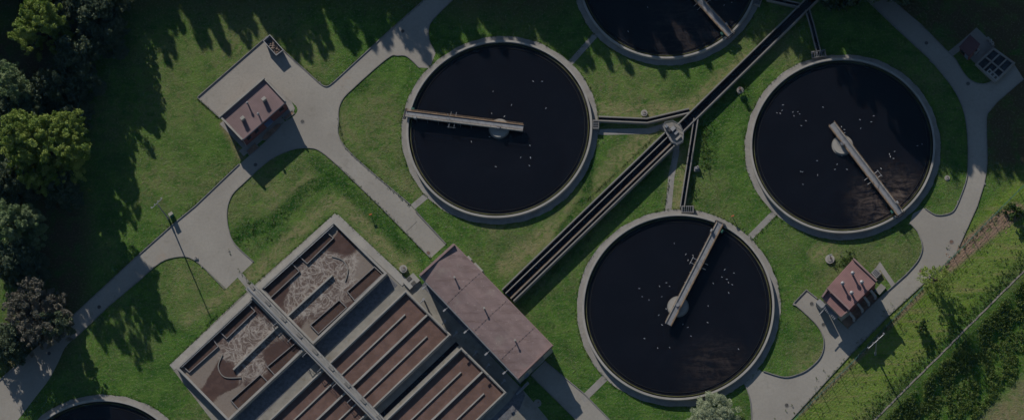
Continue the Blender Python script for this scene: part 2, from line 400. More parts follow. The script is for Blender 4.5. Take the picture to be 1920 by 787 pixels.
for pts in ([(418,232),(452,292)], [(1648,505),(1652,520)]): dirt = np.maximum(dirt, .6*soft(seg(pts), .3, .8))
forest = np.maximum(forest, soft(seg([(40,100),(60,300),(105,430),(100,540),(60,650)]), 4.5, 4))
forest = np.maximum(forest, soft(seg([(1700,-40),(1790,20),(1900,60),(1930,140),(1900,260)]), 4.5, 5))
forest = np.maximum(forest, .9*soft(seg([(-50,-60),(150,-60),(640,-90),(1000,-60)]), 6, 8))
for pts, w, k in [([(430,460),(450,440),(520,410),(570,360),(620,330)],1.0,1), ([(590,300),(700,400),(760,470)],.9,.9), ([(560,170),(600,190)],1,0), ([(655,170),(680,160)],1.3,.9),
                  ([(1050,440),(1100,370),(1105,300)],.6,1), ([(1330,300),(1340,230),(1400,180)],1.2,.8), ([(1270,410),(1180,360)],.5,0), ([(1060,640),(1090,700)],1.3,.6), ([(1600,470),(1700,440)],1,.6), ([(900,470),(990,440)],1.2,.6)]:
    if k: lush = np.maximum(lush, k*soft(seg(pts), w, 2.2))
verge = soft(seg([(1440,850),(1500,790),(1600,690),(1690,600),(1800,500),(1900,410),(1980,330)])*0+np.abs(S+7.5), 4.2, 2.5)*np.clip((X-P(1400,787).x)/4, 0, 1)
verge = verge*(1-np.clip(dirt*1.3,0,1))*(1-.4*dry)
scrub = np.clip((S-.8)/.8, 0, 1)*np.clip((13-S)/1.5, 0, 1)
dry = np.maximum(dry, .75*np.clip((S-13)/2, 0, 1))
dirt = np.maximum(dirt, .35*np.clip((S-12)/2, 0, 1))
Z = Z + np.where(S > 1.2, lump*.25, 0)
me = bpy.data.meshes.new('ground')
me.vertices.add(nx*ny); me.vertices.foreach_set('co', np.stack([X,Y,Z],1).ravel())
ii = (np.arange(ny-1)[:,None]*nx+np.arange(nx-1)[None,:]).ravel()
quads = np.stack([ii, ii+1, ii+nx+1, ii+nx],1).astype(np.int32)
me.loops.add(quads.size); me.loops.foreach_set('vertex_index', quads.ravel())
me.polygons.add(len(quads)); me.polygons.foreach_set('loop_start', np.arange(0,quads.size,4,dtype=np.int32)); me.polygons.foreach_set('loop_total', np.full(len(quads),4,dtype=np.int32))
me.update(); me.validate()
for k, a in (('dry',dry),('dirt',dirt),('forest',forest),('lush',lush),('scrub',scrub),('verge',verge)):
    at = me.attributes.new(k, 'FLOAT', 'POINT'); at.data.foreach_set('value', a.astype(np.float32))
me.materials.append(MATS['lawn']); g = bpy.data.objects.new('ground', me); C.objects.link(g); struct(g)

# ------------------------------------------------------------------ roads and paths
def tank_geo(cxp, cyp, R=17.4, z=1.0): return P(cxp, cyp, z)
TA, TB, TC_, TD, TE = P(935.5,240,1), P(1271,573,1), P(1253,-49,1), P(1579.5,271,1), P(181,923,1)
KS = {TA.x: 1.013, TB.x: 1.015, TC_.x: .985, TD.x: .982, TE.x: 1.015}
RING = 18.45
def arc_px(c, r, u0, u1, n=14, z=0): pass
nw = [(-80,782),(0,712),(122,606),(254,484),(320,425),(366,387),(449,308)]
road_w = nw + [(505,259),(532,229)] + curve([(545,222),(556,212),(557,202),(548,192),(538,183)],3) + [(500,150),(415,222),(371,183),(502,69)] + \
    [(598,156)]+curve([(598,156),(607,162),(616,162),(629,152)],3) + [(731,58),(797,0),(880,-72),(930,-72)] + curve([(848,0),(812,36),(803,54),(804,76),(817,99)],3) + \
    [(806,128),(787,127)] + curve([(787,127),(764,106),(746,104),(726,109),(662,165),(639,191),(634,224),(647,277),(769,384)],4) + [(836,458),(808,483)] + \
    [(714,387)]+curve([(634,310),(604,285),(583,277),(548,280),(505,300),(456,343),(434,366),(425,395),(428,430),(440,458),(475,491)],4) + [(424,541),(381,499)] + \
    curve([(381,499),(356,482),(330,481),(300,491),(264,522)],3) + [(203,573)] + curve([(137,636),(122,651),(109,679),(91,712),(71,738),(33,787)],3) + [(-10,840),(-80,860)]
# back of the building pad: the pad wraps round the north side of the building only
road_e = [(1590,-40),(1626,0),(1684,56),(1745,112)] + curve([(1745,112),(1786,163),(1806,203),(1814,244),(1816,290),(1813,335),(1798,378)],4) + curve([(1798,378),(1788,396),(1772,403),(1753,403),(1732,390)],3) + \
    [(1712,400),(1704,422)] + curve([(1709,420),(1722,436),(1730,463),(1722,488),(1700,514)],3) + [(1646,562),(1590,617),(1532,560),(1512,544),(1489,568)] + \
    curve([(1489,568),(1514,590),(1534,611),(1544,631),(1545,651),(1537,672),(1516,692),(1496,702),(1470,707),(1429,696)],3) + [(1420,690),(1394,716)] + \
    curve([(1394,716),(1401,728),(1408,753),(1410,787)],3) + [(1410,850),(1415,850),(1483,785),(1590,668),(1664,592),(1765,500),(1791,479),(1797,462),(1831,387),(1844,346)] + \
    curve([(1844,346),(1850,305),(1849,224),(1857,206),(1870,190)],4) + [(1919,148),(1900,118),(1867,150)] + curve([(1867,150),(1842,159),(1814,147),(1791,112)],4) + [(1725,46),(1671,0),(1635,-40)]
struct(MB().sheet(PP(road_w), .010).build('road', 'road_paving'))
struct(MB().sheet(PP(road_e), .012).build('road', 'road_paving'))
struct(MB().sheet(PP([(996,702),(1021,677),(1095,738),(1143,787),(1180,830),(1120,830),(1077,782)]), .009).build('road', 'road_paving'))
def kerb(pts, side=-1, h=.12, w=.22):
    h = max(.1, h)*1.25; w = .15
    struct(MB().strip(PP(pts), w, -.05, h, side=side).build('kerb', 'kerb_stone'))
kerb([(-80,782),(0,712),(122,606),(254,484),(320,425),(366,387),(449,308)], -1)
kerb([(371,183),(502,69)], -1, .16); kerb([(502,69)]+[(598,156)]+curve([(598,156),(607,162),(616,162),(629,152)],3)+[(731,58),(797,0),(880,-72)], -1)
kerb(curve([(848,0),(812,36),(803,54),(804,76),(815,97)],4), -1, .1)
kerb(curve([(787,127),(764,106),(746,104),(726,109),(662,165),(639,191),(634,224),(647,277),(769,384)],5), -1, .1, .15)
kerb([(779,397),(836,458)], -1, .14)
kerb([(808,483),(714,387)]+curve([(634,310),(604,285),(583,277),(548,280),(505,300),(456,343),(434,366),(425,395),(428,430),(440,458),(475,491)],5), -1, .08, .14)
kerb([(422,541),(381,499)]+curve([(381,499),(356,482),(330,481),(300,491),(264,522)],4)+[(203,573),(137,636)], -1, .06, .14)
kerb([(371,183),(413,221)], 1, .06, .14)
kerb([(1626,0),(1684,56),(1745,112)]+curve([(1745,112),(1786,163),(1806,203),(1814,244),(1816,290),(1813,335),(1798,378)],5)+curve([(1798,378),(1788,396),(1772,403),(1753,403),(1734,391)],4), 1, .12, .18)
kerb(curve([(1709,420),(1722,436),(1730,463),(1722,488),(1700,514)],5)+[(1646,562),(1591,616)], 1, .14)
kerb([(1532,560),(1512,544),(1489,568)]+curve([(1489,568),(1514,590),(1534,611),(1544,631),(1545,651),(1537,672),(1516,692),(1496,702),(1470,707),(1431,696)],4), 1, .14)
kerb(curve([(1396,719),(1401,728),(1408,753),(1410,787)],4)+[(1410,850)], 1, .1)
kerb([(1415,850),(1483,785),(1590,668),(1664,592),(1765,500)], 1, .06, .14); kerb([(1797,462),(1831,387),(1844,346)]+curve([(1844,346),(1850,305),(1849,224),(1857,206),(1870,190)],5)+[(1919,148)], 1, .08, .14)
kerb(curve([(1867,150),(1842,159),(1814,147),(1791,112)],5)+[(1725,46),(1671,0)], 1, .08, .14)
kerb([(1021,677),(1095,738),(1143,787),(1180,830)], -1, .1, .16); kerb([(996,702),(1077,782),(1120,830)], 1, .1, .16)
def path(pts, w, z=.016, mat='ring_concrete'):
    return struct(MB().strip(PP(pts), w, -.03, z).build('path', mat))
path([(1068,120),(1118,64)], 1.1); path([(774,388),(803,364)], 1.2); path([(1400,451),(1457,394)], 1.15); path([(1092,749),(1140,702)], 1.3)
path([(447,512),(474,545)], 1.2); path([(1268,262),(1268,285),(1259,330),(1253,395)], 1.15, .018); path([(1118,248),(1215,246),(1250,236)], 1.15, .018)
path([(1645,505),(1650,498),(1676,536)], .85, .018)
for i, c in enumerate((TA, TB, TC_, TD, TE)):
    m = MB(); n = 150; vs = []; r2 = random.Random(i)
    for k in range(n):
        a = 2*math.pi*k/n; r = RING*KS[c.x] + .08*math.sin(5*a+i)+.05*math.sin(23*a+2*i)+r2.uniform(-.07,.07) + (.5 if i in (0,) and 2.4 < a < 3.4 else 0)*0
        vs += [(c.x+17.2*KS[c.x]*math.cos(a), c.y+17.2*KS[c.x]*math.sin(a), .022), (c.x+r*math.cos(a), c.y+r*math.sin(a), .022)]
    m.add(vs, [(2*k, 2*k+1, 2*((k+1)%n)+1, 2*((k+1)%n)) for k in range(n)])
    struct(m.build('path', 'ring_concrete'))
# joints sawn in the road by the long building
for a, b in (([(762,434),(782,415)]), ([(772,386),(836,456)])):
    struct(MB().strip(PP([a, b]), .09, .0, .015).build('road_joint', 'iron_cover'))
# concrete strip along the slope and the field track below it
struct(MB().strip([la-ld*60]+[la.lerp(lb,i/40)+ln*random.uniform(-.06,.06) for i in range(41)]+[lb+ld*60], .28, -.1, .06).build('path', 'track_soil'))
for off in (16.5, 19.0):
    q0 = la-ld*30+ln*off; q1 = lb+ld*30+ln*off
    mid = [(q0.lerp(q1, t)+ln*.25*math.sin(t*17+off)) for t in np.linspace(0,1,24)]
    m = MB(); m.strip(mid, .55, -2.4, -2.07); struct(m.build('track', 'track_soil'))

# ------------------------------------------------------------------ clarifier tanks
ORD = ['tank_a','tank_b','tank_c','tank_d','tank_e']
def clarifier(c, label, wmat):
    t = thing('clarifier_tank', label, 'tank', (c.x, c.y, 0), 'round clarifier tanks')
    K = KS[c.x]
    m = MB().ring(c, 17.02*K, 17.4*K, 0, 1.0)
    part(m, 'tank_wall', 'pale_concrete', t)
    part(MB().ring(c, 16.62*K, 17.0*K, .1, .28), 'launder_floor', 'wet_wall', t)
    wr = part(MB().ring(c, 16.5*K, 16.62*K, .05, .62), 'weir', 'wet_wall', t)
    part(MB().ring(c, 16.62*K, 16.71*K, .58, .625), 'algae_fringe', 'scum_green', t)
    part(MB().ring(c, 15.95*K, 16.0*K, .05, .5), 'scum_baffle', 'wet_wall', t)
    wm = MB().cyl(c, 16.52*K, .05, .40, 144).build('water_surface', wmat, t, origin=(c.x, c.y, 0))
    part(MB().cyl(c, 1.75, .05, .85, 40), 'centre_well', 'pale_concrete', t)
    part(MB().ring(c, 1.75, 1.98, .05, .55, 40), 'well_collar', 'concrete', t)
    return t
def tank_at(c): return c
clarifier(TA, 'clarifier tank left of the channel, with bridge lying nearly level from its left rim', 'water_calm')
clarifier(TB, 'clarifier tank lowest and largest, right of the channel, bridge rising to its upper right rim', 'water_scum_low')
clarifier(TC_, 'clarifier tank cut by the top edge of the photo, dim water', 'water_scum_faint')
clarifier(TD, 'clarifier tank on the right beside the curving road, brown scum near its bridge end', 'water_scum_right')
clarifier(TE, 'clarifier tank cut off in the bottom left corner', 'water_calm')

def bridge(c, rim, end, label, rail='rust_metal'):
    """running scraper bridge from the tank rim over the centre"""
    zb = 1.35
    a = P(*rim, zb); b = P(*end, zb); d = (b-a); L = d.length; d.normalize(); nn = Vector((-d.y, d.x, 0))
    t = thing('scraper_bridge', label, 'bridge', (a.x, a.y, 1.0), 'scraper bridges on the tanks')
    W = 1.15
    part(MB().obox((a+b)/2, d, L, W-.1, zb, zb+.08), 'deck', 'galvanised', t)
    for sgn in (-1, 1):
        part(MB().strip([a+nn*sgn*W/2, b+nn*sgn*W/2], .16, zb-.3, zb+.22), 'girder', 'rust_metal' if sgn > 0 else 'pale_concrete', t)
        rl = MB()
        for k in range(int(L/1.5)+1):
            p = a+d*min(L-.03, k*1.5)+nn*sgn*(W/2+.02); rl.tube((p.x,p.y,zb+.2),(p.x,p.y,zb+1.15),.025,n=4)
        for h in (.7, 1.15):
            p, q = a+nn*sgn*(W/2+.02), b+nn*sgn*(W/2+.02); rl.tube((p.x,p.y,zb+h),(q.x,q.y,zb+h),.026,n=5)
        part(rl, 'railing', rail, t)
    # driving carriage on the rim
    part(MB().obox(a-d*.1, nn, 1.9, .5, 1.02, 1.35), 'carriage', 'dark_metal', t)
    for sgn in (-1, 1):
        w0 = a-d*.1+nn*sgn*.95; part(MB().tube((w0.x-nn.x*.1,w0.y-nn.y*.1,1.22),(w0.x+nn.x*.1,w0.y+nn.y*.1,1.22),.21,n=14), 'wheel', 'dark_metal', t)
    part(MB().obox(a+d*1.2+nn*1.05, d, .6, .35, 1.0, 1.7), 'motor_box', 'green_box', t)
    part(MB().obox(a+d*2.0-nn*.75, d, .5, .35, 1.3, 2.1), 'control_cabinet', 'pipe_white', t)
    # cross arms that carry the skimmer
    m = MB(); k0 = a+d*L*.40
    for e in (-.5,.5):
        p = k0+d*e; q1 = p+nn*1.5; q2 = p-nn*1.7; m.tube((q1.x,q1.y,1.3),(q2.x,q2.y,1.3),.06,n=5)
    p, q = k0-d*.8-nn*1.6, k0+d*.8-nn*1.6; m.tube((p.x,p.y,1.3),(q.x,q.y,1.3),.05,n=5)
    p, q = k0-d*1.0+nn*.6, k0+d*.2-nn*.6; m.tube((p.x,p.y,2.3),(q.x,q.y,2.3),.05,n=5); m.tube((p.x,p.y,1.4),(p.x,p.y,2.3),.04,n=5); m.tube((q.x,q.y,1.4),(q.x,q.y,2.3),.04,n=5)
    part(m, 'skimmer_frame', 'galvanised', t)
    for k in range(6):
        m = MB(); p = a+d*(2.2+k*2.1)-nn*.7; m.tube((p.x,p.y,1.25),(p.x-nn.x*.4,p.y-nn.y*.4,.35),.04,n=4)
        part(m, 'scraper_arm', 'galvanised', t)
    part(MB().cyl(c, .38, 1.0, 1.9, 16), 'pivot', 'galvanised', t)
    return t
bridge(TA, (761,213), (981,240), 'level scraper bridge on the left tank, rust brown rails and pale side')
bridge(TB, (1350,419), (1253,608), 'scraper bridge slanting down left on the lowest tank')
bridge(TD, (1688,401), (1559,233), 'scraper bridge slanting up left on the right hand tank, rusty edge')
bridge(TC_, (1369,66), (1236,-82), 'scraper bridge of the tank cut by the top edge')

# ------------------------------------------------------------------ aeration basins
def quad_lerp(q, s, t):
    """s along N->E side, t along N->W side of a quad given as [N, E, S, W]"""
    a = q[0].lerp(q[1], s); b = q[3].lerp(q[2], s); return a.lerp(b, t)
def trace_water(name, mat, par, q, z, froth=None, film=None, n=60):
    me = bpy.data.meshes.new(name); vs = []; fr = []; fi = []
    for i in range(n+1):
        for j in range(n+1):
            p = quad_lerp(q, i/n, j/n); vs.append((p.x-parent_loc(par).x, p.y-parent_loc(par).y, z)); fr.append(froth(i/n, j/n) if froth else 0); fi.append(film(i/n,j/n) if film else 0)
    fs = [(i*(n+1)+j, i*(n+1)+j+1, (i+1)*(n+1)+j+1, (i+1)*(n+1)+j) for i in range(n) for j in range(n)]
    me.from_pydata(vs, [], fs); me.update()
    for k, a in (('froth',fr),('film',fi)):
        at = me.attributes.new(k,'FLOAT','POINT'); at.data.foreach_set('value', a)
    me.materials.append(MATS[mat]); o = bpy.data.objects.new(name, me); C.objects.link(o); o.parent = par
    return o
ZT = 1.45
def walls(par, q, w, z0, z1, mat='pale_concrete'): part(MB().strip(q, w, z0, z1, closed=True), 'basin_wall', mat, par)
def blob(s, t, cs, ct, r): return max(0, 1-math.hypot(s-cs, t-ct)/r)
def aeration(corners, baffle, troughs, arc, label, froth, film):
    q = PP(corners, ZT); t = thing('aeration_basin', label, 'basin', ((q[0].x+q[2].x)/2, (q[0].y+q[2].y)/2, 0), 'frothing aeration basins')
    walls(t, q, .42, 0, ZT)
    inn = PP(corners, .75)
    trace_water('water_surface', 'froth_water', t, q, .86, froth, film)
    b0, b1 = P(*baffle[0], ZT-.1), P(*baffle[1], ZT-.1)
    part(MB().strip([b0, b1], .3, .3, ZT-.1), 'baffle_wall', 'pale_concrete', t)
    for tr in troughs:
        tq = PP(tr, 1.12)
        fr = part(MB().strip(tq, .18, .4, 1.12, closed=True), 'trough', 'wet_wall', t)
        part(MB().strip(tq, .16, 1.121, 1.16, closed=True), 'rim', 'trough_rim', fr)
        part(MB().sheet(tq, .93), 'trough_water', 'trough_water', fr)
    if arc: part(MB().strip(PP(curve(arc, 6), 1.0), .16, .3, 1.02), 'guide_wall', 'concrete', t)
    # thin pipe with brackets along the north-west wall
    pm = MB(); a, b = q[3].lerp(q[0], .03), q[3].lerp(q[0], .97); off = (q[1]-q[0]).normalized()*.45
    pm.tube((a+off).to_tuple()[:2]+(ZT-.08,), (b+off).to_tuple()[:2]+(ZT-.08,), .06)
    for k in range(9):
        p = a.lerp(b, (k+.5)/9); pm.tube((p.x,p.y,ZT+.03),((p+off*1.3).x,(p+off*1.3).y,ZT-.02),.05,n=5)
    part(pm, 'air_pipe', 'galvanised', t)
    return t
aeration([(626,416),(723,512),(587,642),(488,541)], ((540,591),(623,515)),
    [[(562,481),(610,433),(625,446),(576,494)], [(492,540),(547,493),(561,508),(508,557)], [(651,546),(702,500),(717,514),(665,563)], [(582,609),(636,562),(650,576),(597,625)]],
    [(622,480),(642,487),(652,505),(647,527)],
    'upper right aeration basin of the pair, foam swirling round a diagonal baffle',
    lambda s,t: 1.15*max(blob(s,t,.45,.55,.75)) if False else 1.1*max(blob(s,t,.5,.5,.62), blob(s,t,.45,.3,.4)*1.2, blob(s,t,.5,.75,.4)) - 1.3*blob(s,t,.3,.06,.22)-.9*blob(s,t,.12,.93,.2),
    lambda s,t: max(0, blob(s,t,.75,.05,.35)*1.6, blob(s,t,.05,.1,.12)*2, blob(s,t,.9,.95,.3)))
aeration([(473,558),(569,654),(428,786),(333,689)], ((437,692),(521,611)),
    [[(409,618),(465,569),(478,583),(425,634)], [(341,684),(397,632),(409,649),(355,697)], [(501,687),(557,640),(568,651),(516,703)], [(433,750),(488,701),(502,715),(447,766)]],
    [(417,664),(409,687),(421,706),(452,707)],
    'lower left aeration basin, brown patch and curved wall near its left end',
    lambda s,t: 1.1*max(blob(s,t,.5,.35,.6), blob(s,t,.35,.3,.4)*1.2, blob(s,t,.7,.4,.3)) - 1.0*blob(s,t,.5,.8,.25)-.9*blob(s,t,.75,.25,.2),
    lambda s,t: max(0, blob(s,t,.15,.85,.4)*1.7, blob(s,t,.9,.9,.35)*1.6) - 1.2*blob(s,t,.5,.72,.25))
# walkway apron round the pair
struct(MB().prism(PP([(628,400),(760,524),(772,517),(800,540),(985,735),(1040,800),(1010,830),(430,830),(318,684),(440,567)],0), -.1, .028).build('terrace', 'terrace_concrete'))
struct(MB().strip(PP([(318,684),(628,400)]), 1.35, .0, .10, side=1).build('path', 'pale_concrete'))
struct(MB().strip(PP([(634,402),(765,525)]), 1.55, .0, .12, side=1).build('path', 'pale_concrete'))
struct(MB().strip(PP([(318,684),(424,794)]), 1.2, .0, .07, side=-1).build('path', 'concrete'))
struct(MB().strip(PP([(735,524),(596,657)]), 3.0, .0, .05, side=0).build('path', 'shaded_paving'))  # dark strip that paints in the shade of the upper basin wall
struct(MB().strip(PP([(583,668),(455,792)]), 3.0, .0, .05, side=0).build('path', 'shaded_paving'))  # same painted shade below the lower left basin wall
struct(MB().strip(PP([(790,535),(975,720)]), 3.6, .0, .05, side=-1).build('path', 'shaded_paving'))  # long building's shade on the terrace, put in as darker paving
struct(MB().sheet(PP([(958,748),(975,722),(985,740),(975,765),(950,790),(915,792)]), .034).build('path', 'shaded_paving'))  # shaded corner of the terrace, its shade put into the colour

# settling lanes
def PZ(u, v, z): return P(u, v, z)
ZG = 1.05
ue = (P(803,587,ZG)-P(663,720,ZG)).normalized()                 # lane direction, to the north-east
def lane_line(u, v, far, z=ZG):
    """from pixel (u,v) south-west for `far` metres"""
    a = P(u, v, z); return [a, a-ue*far]
def lanes(top, right, far, full, thin, label, z=ZG):
    a, b = P(*top, z), P(*right, z)
    q = [a, b, b-ue*far, a-ue*far]
    t = thing('settling_basin', label, 'basin', ((a.x+b.x)/2, (a.y+b.y)/2, 0), 'brown settling basins')
    part(MB().strip(q, .42, 0, z, closed=True), 'basin_wall', 'pale_concrete', t)
    part(MB().strip(q, .18, z+.002, z+.10, closed=True), 'coping', 'pale_concrete', t)
    part(MB().sheet(q, .52), 'water_surface', 'brown_water', t)
    for u, v in full: part(MB().strip(lane_line(u, v, far-.5), .34, .1, z-.14), 'dividing_wall', 'pale_concrete', t)
    for u, v in thin:
        part(MB().strip(lane_line(u, v, far-4), .24, .1, .74), 'baffle_wall', 'pale_concrete', t)
    return t
lanes((761,546), (843,627), 56, [(803,587)], [(759,588),(800,629)], 'settling basin with brown lanes nearest the frothing basins')
lanes((865,653), (948,735), 46, [(904,696)], [(864,696),(907,736)], 'settling basin with brown lanes farthest to the lower right, beyond the dark gap')
# dark gap channel between the two
struct(MB().sheet([P(855,640), P(861,646), P(861,646)-ue*45, P(855,640)-ue*45], .06).build('water', 'channel_water'))
# service footbridge over all basins
ga, gb = P(466,536,1.9), P(735,812,1.9); gd = (gb-ga).normalized(); gn = Vector((-gd.y,gd.x,0))
t = thing('service_gangway', 'long concrete gangway crossing the basins from upper left to the bottom edge', 'walkway', (ga.x,ga.y,0))
part(MB().strip([ga,gb], 1.75, 1.62, 1.9), 'deck', 'pale_concrete', t)
for k in range(9):
    m = MB(); p = ga.lerp(gb, (k+.15)/9)+gn*.35; m.obox(p, gd, 1.2, .5, 1.9, 2.02)
    part(m, 'cover_plate', 'concrete', t)
part(MB().strip([ga-gn*.35, gb-gn*.35], .28, 1.902, 2.12), 'conduit', 'galvanised', t)
for sgn in (-1, 1):
    m = MB(); Lg = (gb-ga).length
    for k in range(int(Lg/1.6)+1):
        p = ga+gd*k*1.6+gn*sgn*.84; m.tube((p.x,p.y,1.85),(p.x,p.y,2.95),.03,n=4)
    for h in (2.4, 2.95):
        p, q = ga+gn*sgn*.84, gb+gn*sgn*.84; m.tube((p.x,p.y,h),(q.x,q.y,h),.032,n=5)
    part(m, 'railing', 'galvanised', t)
for k in range(7):
    m = MB(); p = ga+gd*(2+k*5.6); m.obox(p, gd, .4, 1.5, .03, 1.62)
    part(m, 'pier', 'concrete', t)
for k in range(6):
    m = MB(); p = ga+gd*(9+k*4.1)-gn*.9; q = p-gn*1.0; m.tube((p.x,p.y,1.8),(q.x,q.y,1.8),.07); m.tube((q.x,q.y,1.8),(q.x,q.y,.9),.06)
    part(m, 'gate_spindle', 'pipe_white', t)
# ventilated gate stems on the north-east coping
wa, wb = P(757,541,ZG), P(951,735,ZG); wn = Vector((ue.x,ue.y,0))
for k, f in enumerate((.15,.36,.47,.66,.78,.93)):
    p = wa.lerp(wb, f)+wn*.3
    g_ = thing('sluice_valve', 'small sluice valve with arm on the concrete coping beside the long red roof', 'valve', (p.x,p.y,.05), 'sluice valves along the coping')
    part(MB().tube((p.x,p.y,1.0),(p.x+wn.x*.9,p.y+wn.y*.9,1.0),.09), 'arm', 'pipe_white', g_)
    part(MB().cyl(p+wn*.9, .14, .05, 1.35, 10), 'stem', 'galvanised', g_)
    part(MB().cyl(p+wn*.9, .26, 1.35, 1.42, 12), 'handwheel', 'pipe_white', g_)
# steps and chamber near the upper corner
m = thing('concrete_chamber', 'low concrete chamber with two hatches between round cover and red roofed building', 'chamber', P(770,532))
part(MB().obox(P(772,528), (.72,.69), 2.6, 2.0, .02, .5), 'chamber_wall', 'pale_concrete', m)
for dx in (-.6,.6):
    part(MB().obox(P(772,528)+Vector((dx*.7,-dx*.7,0)), (.72,.69), .9, .7, .5, .56), 'hatch', 'iron_cover', m)

# ------------------------------------------------------------------ channels
def channel(pts, w, label, h=1.1, water=.55, wall=.22, mids=(), mat='concrete'):
    a = PP(pts, h)
    t = thing('water_channel', label, 'channel', (a[0].x,a[0].y,0), 'raised concrete channels')
    for s_ in (-1, 1):
        # offset lines by building a strip then shifting the side
        off = []
        for i, p in enumerate(a):
            d1 = (a[i]-a[i-1]).normalized() if i > 0 else (a[1]-a[0]).normalized()
            d2 = (a[i+1]-a[i]).normalized() if i < len(a)-1 else d1
            tt = (d1+d2).normalized(); nn = Vector((-tt.y,tt.x,0)); k = 1/max(.4, nn.dot(Vector((-d1.y,d1.x,0))))
            off.append(p+nn*s_*(w/2-wall/2)*k)
        part(MB().strip(off, wall, 0, h), 'channel_wall', mat, t)
    part(MB().strip(a, w-wall*1.9, .02, water), 'water_surface', 'channel_water', t)
    for o_, mt, zz, ww in mids:
        d = (a[-1]-a[0]).normalized(); nn = Vector((-d.y,d.x,0))
        part(MB().strip([a[0]+nn*o_, a[-1]+nn*o_], ww, .1, zz), 'dividing_wall', mt, t)
    return t
channel([(952,553),(1258,258)], 3.3, 'wide raised channel with three dark lanes from the long building to the junction platform',
        h=1.5, water=.85, mids=((.62,'pale_concrete',1.3,.13), (-.62,'rust_metal',1.2,.10), (-.80,'concrete',1.3,.16)))
channel([(1262,253),(1529,-8),(1640,-117)], 1.95, 'narrower raised channel running from the junction platform to the top edge')
channel([(1122,222),(1213,226),(1293,207)], 1.05, 'thin bent side channel from the left tank to the junction', h=1.0, wall=.24)
channel([(1305,222),(1279,388)], .95, 'thin side channel dropping to the lowest tank', h=1.0, wall=.2)
channel([(1514,18),(1522,45),(1536,100)], .95, 'thin side channel dropping to the right hand tank', h=1.0, wall=.2)
channel([(1438,-4),(1500,10)], .95, 'thin side channel reaching the tank cut by the top edge', h=1.0, wall=.2)
# inlet steps/gratings where the channels meet the tanks
def grating(u, v, d, L, W, label, z=1.0):
    p = P(u, v, z); t = thing('grating', label, 'grating', (p.x,p.y,0), 'metal gratings on the tank rims')
    d = Vector((d[0],d[1],0)).normalized(); nn = Vector((-d.y,d.x,0))
    m = MB(); m.strip([p-d*L/2-nn*W/2,p+d*L/2-nn*W/2,p+d*L/2+nn*W/2,p-d*L/2+nn*W/2], .12, 0, z, closed=True); part(m, 'frame', 'concrete', t)
    m = MB(); k = int(L/.32)
    for i in range(k):
        c = p-d*L/2+d*(i+.5)*L/k; m.tube((c-nn*W/2).to_tuple()[:2]+(z,), (c+nn*W/2).to_tuple()[:2]+(z,), .05, n=4)
    part(m, 'bars', 'galvanised', t)
grating(1117,233,(0,1),1.6,1.1,'grating with bars on the right rim of the left tank', .9)
grating(1289,392,(1,0),2.2,1.2,'grating with bars on the top rim of the lowest tank', .9)
grating(1535,101,(1,.15),2.6,1.2,'grating with bars on the top rim of the right hand tank', .9)
grating(1421,2,(.3,1),1.6,1.1,'grating with bars by the top edge on the upper tank rim', .9)

# junction platform
J = P(1262,248,1.7)
t = thing('junction_platform', 'pale octagonal concrete platform with gear where the channels meet', 'platform', (J.x,J.y,0))
oct_px = [(1243,240),(1247,232),(1262,229),(1276,237),(1282,250),(1281,266),(1270,272),(1258,266)]
part(MB().prism(PP(oct_px,1.7), 1.12, 1.7), 'deck', 'concrete', t)
part(MB().prism([J.lerp(p,.75) for p in PP(oct_px,1.7)], 0, 1.118), 'base', 'concrete', t)
m = MB(); pr = PP(oct_px,1.7)
for i, p in enumerate(pr):
    q = pr[(i+1)%len(pr)]
    for h in (2.2,2.75): m.tube((p.x,p.y,h),(q.x,q.y,h),.035,n=4)
    m.tube((p.x,p.y,1.7),(p.x,p.y,2.75),.04,n=4)
part(m, 'railing', 'galvanised', t)
for u, v, L_, W_, h_, mt in ((1262,243,.9,.7,.8,'pipe_white'),(1268,250,.8,.5,.6,'galvanised'),(1256,247,.5,.5,1.1,'dark_metal'),(1272,259,1.2,.4,.5,'pale_concrete'),(1250,238,.6,.6,.6,'galvanised')):
    part(MB().obox(P(u,v,1.9), (.7,.7), L_, W_, 1.7, 1.7+h_), 'gear_box', mt, t)
t2 = thing('steps', 'short flight of concrete steps below the junction platform', 'steps', P(1268,279))
m = MB()
for k in range(5): m.obox(P(1268,273+k*3.2), (0,1), .34, 1.05, .0, 1.35-.26*k)
part(m, 'treads', 'concrete', t2)
t2 = thing('steps', 'small concrete and metal steps at the lower end of the long red roof', 'steps', P(984,752))
m = MB()
for k in range(6): m.obox(P(972+k*3.2,728-k*3.0+8), (.72,.69), .9, .34, .0, .2+.16*k)
part(m, 'treads', 'galvanised', t2)
p = P(1306,316,.5); t = thing('valve_box', 'small pale valve box beside the thin channel to the lowest tank', 'box', (p.x,p.y,0))
part(MB().obox(p,(1,.1),1.0,.9,0,.5), 'box_body', 'concrete', t); part(MB().obox(p,(1,.1),.7,.3,.5,.72), 'lid', 'galvanised', t); part(MB().cyl(p+Vector((.2,.3,0)),.12,.5,1.1,8), 'stem', 'pipe_white', t)

